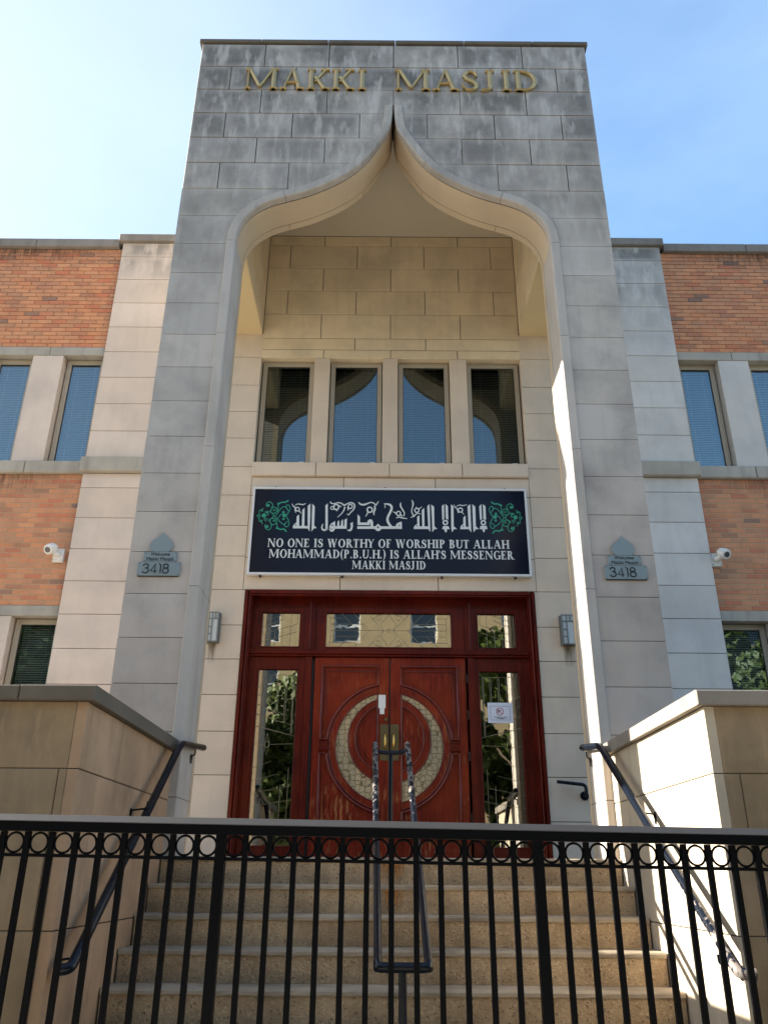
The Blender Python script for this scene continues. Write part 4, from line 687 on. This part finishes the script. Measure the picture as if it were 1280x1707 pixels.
def side_lines(m):
    L_ = []
    for i, (u, v0) in enumerate([(.30, .80), (.50, .74), (.70, .68), (.88, .61)]):
        L_.append(([(u, .965), (u, v0)], c_)); L_.append(([(u+.035, .965), (u+.035, v0)], c_*.7)); L_.append(([(0, v0+.055), (u, v0)], c_))
        L_.append(([(0, v0+.05), (u+.2, v0-.012)], c_*.8)); L_.append(([(u, .03), (u, .44-i*.005-(.3-.1*i))], c_)); L_.append(([(0, .42-.07*i), (u+.15, .46-.07*i)], c_*.8))
    L_ += [([(.1, .965), (.9, .965)], c_), ([(.1, .965), (.1, .84)], c_), ([(0, 1), (.1, .965)], c_), ([(1, 1), (.9, .965)], c_), ([(.9, .965), (.9, .62)], c_), ([(0, .56), (.26, .55)], c_), ([(.42, .555), (1, .56)], c_)]
    L_ += [([(.33, .62), (.27, .555), (.33, .49), (.39, .555), (.33, .62)], c_), (circ_(.33, .555, .05, .018), c_)]
    return [([((1-u) if m else u, v) for u, v in l], w_) for l, w_ in L_]
leaded('sidelight', -1.475, -1.022, .27, 2.122, 'door_glass', side_lines(0), (-1.518, -.943, .15, 2.258))
leaded('sidelight', .998, 1.456, .27, 2.112, 'door_glass', side_lines(1), (.953, 1.493, .15, 2.258))
# carved leaves
CX0, CZ0 = .005, 1.278
def ringpts(R_, a0, a1, cz, y, n=40, cx=CX0): return [(cx+R_*math.cos(R(a0+(a1-a0)*i/n)), y, cz+R_*math.sin(R(a0+(a1-a0)*i/n))) for i in range(n+1)]
def leaf(s):
    """s = -1 left leaf, +1 right leaf; drawn for the right one and mirrored"""
    X = lambda x: CX0+s*(x-CX0)
    lf = MB(); a, b = sorted((X(.012), X(.858 if s > 0 else .848))); lf.box(a, b, YD+.018, YD+.055, .15, 2.254)
    def fl(b_): b_.v = [(X(x), y, z) for (x, y, z) in b_.v] if s < 0 else b_.v; return b_
    o = lf.build('door_leaf', 'mahogany_leaf', dd, loc=(X(.43), YD, .15)); XI = .135; XOu = .758
    def cut(R_, cz, x0=XI):
        a = math.degrees(math.acos(min(1, (x0-CX0)/R_))); return a
    # raised flat ring round the glass, inner ring, outer stiles
    m = MB()
    def band(r0, c0, r1, c1, y):
        a0, a1 = cut(r0, c0), cut(r1, c1); n = 40; pr = []
        for i in range(n+1):
            t0 = R(a0-2*a0*i/n); t1 = R(a1-2*a1*i/n)
            pr.append((CX0+r0*math.cos(t0), c0+r0*math.sin(t0), CX0+r1*math.cos(t1), c1+r1*math.sin(t1)))
        m.ribbon(pr, y, YD+.0185, 0.0)
    band(.585, CZ0, .652, CZ0, YD-.002); band(.372, 1.365, .447, 1.354, YD-.002)
    m.box(XOu+.012, .846, YD-.001, YD+.018, .152, 2.252) ; m.box(.014, XI-.010, YD-.0015, YD+.018, .152, 2.252); m.box(XI-.0095, XOu+.0115, YD-.0012, YD+.018, 2.166, 2.251)
    fl(m).build('raised_band', 'mahogany_leaf', o)
    mo = MB(); z0c, z1c = 1.355, 1.205
    for r_, cz, th in ((.683, CZ0, .017), (.654, CZ0, .008), (.587, CZ0, .008), (.447, 1.354, .009), (.372, 1.365, .010)):
        a = cut(r_, cz)
        if r_ > .66:
            for q0, q1 in ((a, 6.5), (-a, -6.0)): mo.tube(ringpts(r_, q0, q1, cz, YD+.004, 24), th, 8)
        else: mo.tube(ringpts(r_, a, -a, cz, YD+.002, 44), th, 8)
    zt = CZ0+math.sqrt(.683**2-(XI-CX0)**2); zb = CZ0-math.sqrt(.683**2-(XI-CX0)**2)
    mo.tube([(XI, YD-.002, zt), (XI, YD-.002, 2.155), (XOu, YD-.002, 2.155), (XOu, YD-.002, z0c), (.688, YD-.002, z0c)], .015, 8)
    mo.tube([(XI, YD-.002, zb), (XI, YD-.002, .36), (XOu, YD-.002, .36), (XOu, YD-.002, z1c), (.688, YD-.002, z1c)], .015, 8)
    mo.tube([(XI, YD+.002, 1.84), (XI, YD+.002, .72)], .010, 8)
    mo.tube([(XI+.045, YD+.010, zt+.075), (XI+.045, YD+.010, 2.10), (XOu-.045, YD+.010, 2.10), (XOu-.045, YD+.010, 1.62)], .006, 6)
    fl(mo).build('moulding', 'mahogany_gloss', o)
    cl = MB(); cl.box(.655, .770, YD-.012, YD+.012, 1.245, 1.318); cl.tube([(.652, YD-.010, 1.320), (.773, YD-.010, 1.320)], .009, 8); cl.tube([(.652, YD-.010, 1.243), (.773, YD-.010, 1.243)], .009, 8); fl(cl).build('clasp', 'mahogany', o)
    # raised half-round field in the middle
    pn = MB(); r_ = .30; a = cut(r_, 1.365, XI+.02); pts = [(p[0], p[2]) for p in ringpts(r_, -a, a, 1.365, 0, 24)]; pn.prism(pts, YD+.002, YD+.0185); fl(pn).build('carved_field', 'mahogany_leaf', o)
    g = MB(); pr = []; a0, a1 = cut(.447, 1.354), cut(.585, CZ0)
    for i in range(41):
        t0 = R(a0-2*a0*i/40); t1 = R(a1-2*a1*i/40); pr.append((CX0+.447*math.cos(t0), 1.354+.447*math.sin(t0), CX0+.585*math.cos(t1), CZ0+.585*math.sin(t1)))
    g.ribbon(pr, YD+.012, YD+.0185, 0.0); fl(g).build('glass_crescent', 'crescent_glass', o)
    hp = MB(); hp.box(.016, .106, YD-.008, YD-.002, 1.135, 1.515); fl(hp).build('handle_plate', 'brass_old', o)
    hd = MB(); hd.tube([(.052, YD-.008, 1.405), (.052, YD-.05, 1.400), (.052, YD-.055, 1.33), (.052, YD-.05, 1.272), (.052, YD-.008, 1.262)], .0115, 10); fl(hd).build('door_handle', 'brass', o)
    kn = MB(); kn.cyl((.045, YD-.002, 1.565), (0, -1, 0), .018, .022, 14)
    if s < 0: fl(kn).build('lock_cylinder', 'brass_old', o)
    for z in (.55, 1.18, 1.62, 2.02) if s > 0 else ():
        h = MB(); h.tube([(.868, YD-.014, z-.05), (.868, YD-.014, z+.05)], .009, 8); h.build('hinge', 'hinge_dark', o)
    return o
leaf(-1); leaf(1)
MB().box(.002, .010, YD+.005, YD+.03, .15, 2.25).box(-.869, -.846, YD+.03, YD+.05, .15, 2.25).box(-1.58, 1.58, YD+.061, YD+.063, .13, .15).build('door_gap', 'gasket', dd)
MB().box(-1.62, 1.62, YD-.06, YD+.10, .13, .15).build('threshold', 'lamp_metal', dd)
tag(MB().box(-.118, -.040, YD-.006, YD-.0015, 1.69, 1.835).box(-.103, -.053, YD-.006, YD-.0016, 1.625, 1.689).build('door_tag', 'white_plastic', loc=(-.08, YD-.004, 1.63)), 'small white plastic tag on the left door above the lock', 'tag')
nt_ = thing('notice_sheet', (1.225, YD+.02, 1.545), 'white paper notice with a red prohibition circle taped inside the right sidelight', 'notice')
MB().box(1.087, 1.362, YD+.0270, YD+.0285, 1.545, 1.765).build('paper', 'paper', nt_)
pb = MB()
for a in ((1.115, 1.335, 1.575, 1.578), (1.115, 1.335, 1.725, 1.728)): pb.box(a[0], a[1], YD+.0262, YD+.0268, a[2], a[3])
for a in (1.115, 1.332): pb.box(a, a+.003, YD+.0262, YD+.0268, 1.578, 1.725)
pb.box(1.196, 1.232, YD+.0262, YD+.0268, 1.672, 1.682).box(1.196, 1.206, YD+.0261, YD+.0268, 1.652, 1.671)
for txt, zz in (('NO FIREARMS ALLOWED', 1.602), ('ON PREMISES', 1.587)):
    w_ = line_width(txt, .2, .08, .08)*.0088; put_line(txt, 1.225-w_/2, 1.225+w_/2, zz, .0105, .2, .08, .08, YD+.0262, YD+.0268, lambda b, c, x: pb.add(b.v, b.f))
pb.build('print', 'black_mark', nt_)
MB().tube([(1.220+.038*math.cos(i*math.pi/12), YD+.0262, 1.668+.038*math.sin(i*math.pi/12)) for i in range(24)], .0035, 6, True).tube([(1.194, YD+.0255, 1.694), (1.246, YD+.0255, 1.642)], .003, 6).build('prohibition_mark', 'print_red', nt_)
# ---------------------------------------------------------------- number plates
def digits(b, x0, z0, h, y):
    """3418 in thin round strokes"""
    w = h*.070
    P_ = {'3': [[(0, .80), (.10, .95), (.28, 1), (.46, .93), (.52, .76), (.44, .60), (.24, .55), (.46, .50), (.58, .30), (.50, .08), (.28, 0), (.08, .06), (0, .22)]], '4': [[(.62, .22), (0, .22), (.46, 1), (.46, 0)]], '1': [[(0, .97), (.16, .97), (.16, 0)]],
          '8': [[(.28, .55), (.08, .66), (.04, .82), (.14, .97), (.30, 1), (.46, .95), (.54, .80), (.48, .64), (.28, .55), (.06, .44), (0, .24), (.10, .05), (.30, 0), (.50, .06), (.60, .25), (.52, .45), (.28, .55)]]}
    x = x0
    for c, adv in (('3', .80), ('4', .86), ('1', .40), ('8', .8)):
        for pl in P_[c]:
            pts = [(x+u*h, y, z0+v*h) for u, v in pl]; pts = pts if c in '41' else [tuple(q) for q in spline(pts, 3)]; b.tube(pts, w, 6)
        x += adv*h
def plate(xc, label):
    t = thing('number_plate', (xc, YT-.02, 2.40), label, 'house number'); y = YT-.0175
    MB().box(xc-.180, xc+.180, y+.004, YT, 2.394, 2.520).box(xc-.141, xc+.141, y+.0055, YT, 2.5205, 2.618).box(xc-.07, xc+.07, y+.006, YT, 2.6185, 2.74).build('standoff_shade', 'black_mark', t)  # black backing set slightly low, stands in for the shadow behind the plates
    MB().slab(xc-.188, xc+.188, y, y+.003, 2.400, 2.527, .002).build('plate', 'steel_plate', t)
    MB().slab(xc-.148, xc+.148, y+.002, y+.005, 2.529, 2.625, .002).build('name_plate', 'steel_plate', t)
    prof = spline([(0, 2.828), (.005, 2.803), (.040, 2.765), (.078, 2.735), (.100, 2.700), (.101, 2.672), (.088, 2.645), (.070, 2.627)], 3)
    MB().prism([(xc+x, z) for x, z in prof]+[(xc-x, z) for x, z in prof[::-1][:-1]], y+.003, y+.006).build('dome_plate', 'steel_plate', t)
    d = MB(); digits(d, xc-.138, 2.423, .085, y-.0005); d.build('digits', 'black_mark', t)
    bl = MB()
    for sx, zz in ((-.176, 2.412), (.176, 2.412), (-.176, 2.515), (.176, 2.515), (0, 2.515), (0, 2.409), (-.137, 2.54), (.137, 2.54), (-.137, 2.614), (.137, 2.614)): bl.cyl((xc+sx, y, zz), (0, -1, 0), .0055, .004, 10)
    bl.build('rivet', 'lamp_metal', t)['kind'] = 'stuff'
    for txt, zz, hh in (('Welcome', 2.588, .034), ('Makki Masjid', 2.541, .036)):
        cu = bpy.data.curves.new('txt', 'FONT'); cu.body = txt; cu.size = hh*1.28; cu.align_x = 'CENTER'; cu.extrude = .0008
        o = bpy.data.objects.new('txt', cu); COL.objects.link(o); dg = bpy.context.evaluated_depsgraph_get(); me = bpy.data.meshes.new_from_object(o.evaluated_get(dg)); bpy.data.objects.remove(o)
        me.transform(Matrix.Rotation(math.pi/2, 4, 'X')); me.materials.clear(); me.materials.append(MAT['black_mark']); link(bpy.data.objects.new('plate_text', me), t, (xc, y-.0005, zz))
plate(-2.058, 'steel onion dome plate numbered 3418 on the left leg of the tower')
plate(2.062, 'steel onion dome plate numbered 3418 on the right leg of the tower')
# ---------------------------------------------------------------- security cameras
def camera_unit(xc, zc, s, label):
    t = thing('security_camera', (xc, YW-.02, zc), label, 'camera')
    b = MB().slab(xc-.062, xc+.062, YW-.045, YW-.002, zc-.085, zc+.075, .006); b.build('mounting_plate', 'white_plastic', t)
    sc = MB()
    for dx, dz in ((-.045, -.068), (.045, -.068), (.045, .058), (-.045, .058)): sc.cyl((xc+dx, YW-.045, zc+dz), (0, -1, 0), .005, .003, 8)
    sc.build('screw', 'black_mark', t)
    MB().tube([(xc, YW-.045, zc-.005), (xc+s*.01, YW-.085, zc-.005), (xc+s*.045, YW-.115, zc+.02), (xc+s*.050, YW-.13, zc+.03)], [.034, .032, .030, .03], 12).build('swivel_arm', 'white_plastic', t)
    ax = Vector((s*.25, -.80, -.50)).normalized(); c = Vector((xc+s*.060, YW-.13, zc+.040))
    h = MB(); q = [c-ax*.075, c-ax*.07, c-ax*.045, c-ax*.02, c-ax*.012, c+ax*.02, c+ax*.024, c+ax*.055, c+ax*.06]; h.tube(q, [.03, .046, .060, .064, .060, .064, .060, .058, .050], 20)
    hd = h.build('camera_head', 'white_plastic', t)
    e = c+ax*.0602; MB().cyl(e, ax, .034, .006, 18).build('lens', 'lens_black', t)
camera_unit(-3.862, 3.395, -1, 'white turret camera on the left brick wall')
camera_unit(3.800, 3.400, 1, 'white turret camera on the right brick wall')
# ---------------------------------------------------------------- wall lamps
def sconce(x0, x1, label):
    t = thing('wall_lamp', ((x0+x1)/2, YW-.05, 2.38), label, 'lamp'); z0, z1 = 2.375, 2.70; y0, y1 = YW-.085, YW-.003
    b = MB(); r = .007; w = x1-x0
    b.box(x0, x1, y0, y1, z0-.01, z0).box(x0, x1, y0, y1, z1, z1+.008).box(x0-.012, x1+.012, YW-.014, YW-.002, z0-.012, z1+.012)
    xs = [x0, x0+w*.34, x1-r*2, x0+w*.62]
    for i, x in enumerate(xs):
        b.box(x, x+r*2*(1 if i != 1 else .9), y0-.003, y0+.004, z0 if i < 3 else z1-.075, z1)
    for z in (z1-.075,): b.box(x0, x1, y0-.0035, y0+.0035, z, z+.011)
    for z in (z0+.075, z0+.155): b.box(x0, x0+w*.36, y0-.0035, y0+.0035, z, z+.010)
    for x in (x0, x1-r): b.box(x, x+r, y0+.035, y0+.043, z0, z1)
    b.build('lamp_cage', 'lamp_metal', t)
    MB().box(x0+.006, x1-.006, y0+.006, y1-.012, z0+.001, z1-.001).build('lamp_glass', 'lamp_glass', t)
    MB().box(x0+.005, x1-.005, YW-.0022, YW-.0012, z0-.26, z0-.012).build('stain', 'soot_stain', t)
sconce(-2.035, -1.915, 'glass and metal wall lamp left of the red doors'); sconce(1.925, 2.075, 'glass and metal wall lamp right of the red doors')
# ---------------------------------------------------------------- handrails
def bent(pts, r=.05, k=5):
    out = [Vector(pts[0])]
    for a, b, c in zip(pts, pts[1:], pts[2:]):
        a, b, c = Vector(a), Vector(b), Vector(c); r_ = min(r, (a-b).length*.45, (c-b).length*.45); p, q = b+(a-b).normalized()*r_, b+(c-b).normalized()*r_
        for i in range(k+1): t = i/k; out.append(p*(1-t)**2+b*2*t*(1-t)+q*t*t)
    return out+[Vector(pts[-1])]
def bracket(parent, p, wall, y_):
    b = MB(); s = 1 if wall > p[0] else -1
    b.tube(bent([(p[0], p[1], p[2]-.018), (p[0], p[1], p[2]-.062), (wall-s*.004, p[1], p[2]-.075)], .03), .0065, 8); b.cyl((wall-s*.0, p[1], p[2]-.085), (-s, 0, 0), .024, .006, 14); b.box(min(wall, wall-s*.006), max(wall, wall-s*.006), p[1]-.014, p[1]+.014, p[2]-.135, p[2]-.08); b.build('bracket', 'rail_black', parent)
def side_rail(s, label, mat):
    t = thing('handrail', (s*1.66, 5.5, GZ), label, 'handrail'); x = s*1.645; yl, zl = (4.72, -.44) if s < 0 else (4.47, -.415)
    pts = [(s*1.72, yl-.01, zl-.005), (x, yl, zl), (x, 6.56 if s < 0 else 6.64, .935 if s < 0 else .955), (x, 7.40 if s < 0 else 7.22, 1.02)]
    b = MB(); b.tube(bent(pts, .09), .0285, 14); b.build('pipe', mat, t)
    lo = (x, 4.46, -.41); bracket(t, (x, 4.82 if s < 0 else 4.72, -.335), s*XC, 0); bracket(t, (x, 5.80, .465), s*XC, 0); bracket(t, (x, 7.10, .985), s*1.675, 0)
side_rail(-1, 'black pipe handrail on the left cheek wall', 'rail_black'); side_rail(1, 'black pipe handrail with chipped paint on the sunny right cheek wall', 'rail_worn')
cr_ = thing('handrail', (.02, 5.8, GZ), 'black double pipe handrail down the middle of the steps', 'handrail')
for s in (-1, 1): MB().tube(bent([(0+s*.134, 6.97, 1.00), (.04+s*.130, 4.80, -.395), (.04+s*.130, 4.74, -.43)], .05), .0225, 14).build('pipe', 'rail_centre', cr_)
MB().tube(bent([(-.130, 6.955, .985), (-.118, 6.955, .935), (0, 6.955, .925), (.118, 6.955, .935), (.130, 6.955, .985)], .05), .018, 12).build('cross_bar', 'rail_black', cr_)
MB().tube(bent([(-.09, 4.76, -.405), (-.085, 4.73, -.425), (.165, 4.73, -.425), (.17, 4.76, -.405)], .04), .025, 12).build('cross_bar', 'rail_black', cr_)
MB().tube([(.037, 4.735, -.43), (.037, 4.735, GZ)], .022, 12).build('post', 'rail_black', cr_); MB().tube([(-.005, 6.955, .925), (-.005, 6.955, .13)], .020, 12).build('post', 'rail_black', cr_)
t = thing('handrail', (1.9, YW-.1, .75), 'short black grab rail on the wall right of the doors', 'handrail')
MB().tube(bent([(1.735, YW-.10, .905), (2.03, YW-.10, .875), (2.03, YW-.10, .775), (2.03, YW-.01, .775)], .04), .018, 12).build('pipe', 'rail_black', t)
MB().cyl((2.03, YW-.012, .775), (0, 1, 0), .045, .008, 16).build('flange', 'rail_black', t)
# ---------------------------------------------------------------- iron fence
YF = 4.1
fn = thing('iron_fence', (0, YF, GZ), 'black iron fence with a band of rings under the top rail', 'fence')
rz = lambda x: -.0113*(x+.065)                      # the whole fence falls gently to the right
def rail(name, za, zb, ya, yb, prof=None):
    b = MB(); xa, xb = -3.6, 3.6; prof = prof or [(ya, za), (ya, zb), (yb, zb), (yb, za)]; n = len(prof)
    b.add([(x, y, z+rz(x)) for x in (xa, xb) for (y, z) in prof], [(i, (i+1) % n, (i+1) % n+n, i+n) for i in range(n)]+[tuple(range(n)), tuple(range(n, 2*n))]); return b.build(name, 'fence_black', fn)
random.seed(5)
rail('top_rail', 0, 0, 0, 0, [(YF-.026, .163), (YF-.026, .202), (YF-.023, .204), (YF+.034, .204), (YF+.036, .163)])
b_ = MB(); pr_ = [(YF-.026, .2045), (YF-.026, .208), (YF+.0, .236), (YF+.030, .238), (YF+.036, .2045)]
b_.add([(x, y, z+rz(x)) for x in (-3.6, 3.6) for (y, z) in pr_], [(i, (i+1) % 5, (i+1) % 5+5, i+5) for i in range(5)]+[tuple(range(5)), tuple(range(5, 10))]); b_.build('rail_cap', 'cap_faded', fn)
rail('ring_rail', .052, .067, YF-.012, YF+.012); rail('bottom_rail', -1.25, -1.215, YF-.014, YF+.014)
PX = -.820; PI_ = 1.469/13
pk = {}
for i in range(-25, 40):
    x = PX+i*PI_; 
    if abs(x) > 3.6: continue
    post = i % 13 == 0; w = .0235 if post else .0125; key = post
    if key not in pk: pk[key] = MB().box(-w, w, -w, w, -1.36 if post else -1.25, .161).mesh('post' if post else 'picket', 'fence_black')
    link(bpy.data.objects.new('post' if post else 'picket', pk[key]), fn, (x, YF, rz(x)))
    if 'r' not in pk: pk['r'] = MB().tube([(.0405*math.cos(k*math.pi/16), 0, .0425*math.sin(k*math.pi/16)) for k in range(32)], .0055, 8, True).mesh('ring', 'fence_black')
    xr = x+PI_/2+(.006 if post else 0)-(.006 if (i+1) % 13 == 0 else 0); link(bpy.data.objects.new('ring', pk['r']), fn, (xr, YF, .1135+rz(xr)))
# ---------------------------------------------------------------- across the street (what the glass reflects)
ob = thing('apartment_building', (1, -22, GZ), 'buff brick building across the street, seen mirrored in the door glass', 'building')
wins = [(x, x+1.3, z, z+1.7) for z in (1.0, 4.2, 7.4, 10.2) for x in (-22.3, -18.7, -14.3, -10.7, -6.3, -2.45, 1.25, 5.7, 9.7, 13.7, 17.3, 21)]
bw = holes_wall(-26, 26, GZ, 13.5, -20.4, -20, wins); bw.build('wall', 'buff_brick', ob); MB().box(-26, 26, -30, -20.5, GZ, 13.4).build('mass', 'buff_brick', ob); MB().box(-26.2, 26.2, -20.5, -19.8, 13.5, 13.8).build('cornice', 'stone_sill', ob)
wm = None
for (a, b, c, d) in wins:
    if wm is None:
        f = MB()
        for q in ((-.65, -.57, 0, 1.7), (.57, .65, 0, 1.7), (-.57, .57, 0, .08), (-.57, .57, 1.62, 1.7), (-.57, .57, .82, .9)): f.box(q[0], q[1], -.05, .05, q[2], q[3])
        wm = f.mesh('window_frame', 'sign_frame'); gm = MB().box(-.57, .57, -.01, .01, .08, 1.62).mesh('pane', 'lens_black')
    o = link(bpy.data.objects.new('window', wm), ob, ((a+b)/2, -20.2, c)); link(bpy.data.objects.new('pane', gm), o, ((a+b)/2, -20.2, c))
def leafmesh(n, rx, rz_, zc, seed):
    rn = random.Random(seed); v = []; f = []
    cl = [(rn.gauss(0, .5)*rx, rn.gauss(0, .5)*rx, zc+rn.uniform(-1, 1)*rz_, rn.uniform(.6, 1.25)) for _ in range(34)]
    for i in range(n):
        c = cl[i % 34]; d = Vector((rn.gauss(0, 1), rn.gauss(0, 1), rn.gauss(0, .8))).normalized()*c[3]*rn.uniform(.6, 1); p = Vector(c[:3])+d
        a = Vector((rn.gauss(0, 1), rn.gauss(0, 1), rn.gauss(0, 1))).normalized(); b = a.orthogonal().normalized(); s = rn.uniform(.055, .11); k = len(v)
        v += [p+a*s*1.4, p+b*s, p-a*s*1.4, p-b*s]; f.append((k, k+1, k+2, k+3))
    m = MB(); m.v = [tuple(q) for q in v]; m.f = f; m.sm = [False]*len(f); return m.mesh('crown', 'leaf')
crowns = [leafmesh(30000, 2.3, 3.1, 3.7, 3), leafmesh(30000, 2.5, 3.3, 3.8, 11)]
tb = MB(); tb.tube([(0, 0, 0), (.03, .02, 1.5), (-.05, .05, 3), (.05, 0, 5)], [.19, .15, .12, .05], 10)
for a in range(5): tb.tube([(0, 0, 2.0+a*.4), (.7*math.cos(a*1.3), .7*math.sin(a*1.3), 3.0+a*.4), (1.5*math.cos(a*1.3), 1.5*math.sin(a*1.3), 3.9+a*.4)], [.07, .05, .02], 6)
trunk = tb.mesh('trunk', 'bark')
for i, (x, y, s, lab) in enumerate([(-4.3, -3.2, .95, 'leafy street tree mirrored in the left sidelight'), (4.1, -3.4, 1.0, 'leafy street tree mirrored in the right sidelight'), (-9.5, -3.3, 1.05, 'street tree left of the steps on the near kerb'), (10.0, -3.5, 1.0, 'street tree right of the steps on the near kerb'),
        (-14.5, -15.5, 1.3, 'tree on the far pavement at the left end'), (14.5, -15.5, 1.25, 'tree on the far pavement at the right end'), (-7.2, -15.8, 1.1, 'tree on the far pavement left of the entrance'), (7.6, -16, 1.15, 'tree on the far pavement right of the entrance')]):
    t = thing('street_tree', (x, y, GZ), lab, 'tree', 'trees along the street')
    for nm, me in (('trunk', trunk), ('crown', crowns[i % 2])):
        o = link(bpy.data.objects.new(nm, me), t, (x, y, GZ)); o.scale = (s, s, s); o.rotation_euler = (0, 0, i*1.1)

MB().box(-.11, .13, 6.7155, 6.7165, -.056, .098).build('rust_stain', 'rust_stain', st)
MB().box(-.08, .10, 6.4355, 6.4365, -.244, -.092).build('rust_stain', 'rust_stain', st)
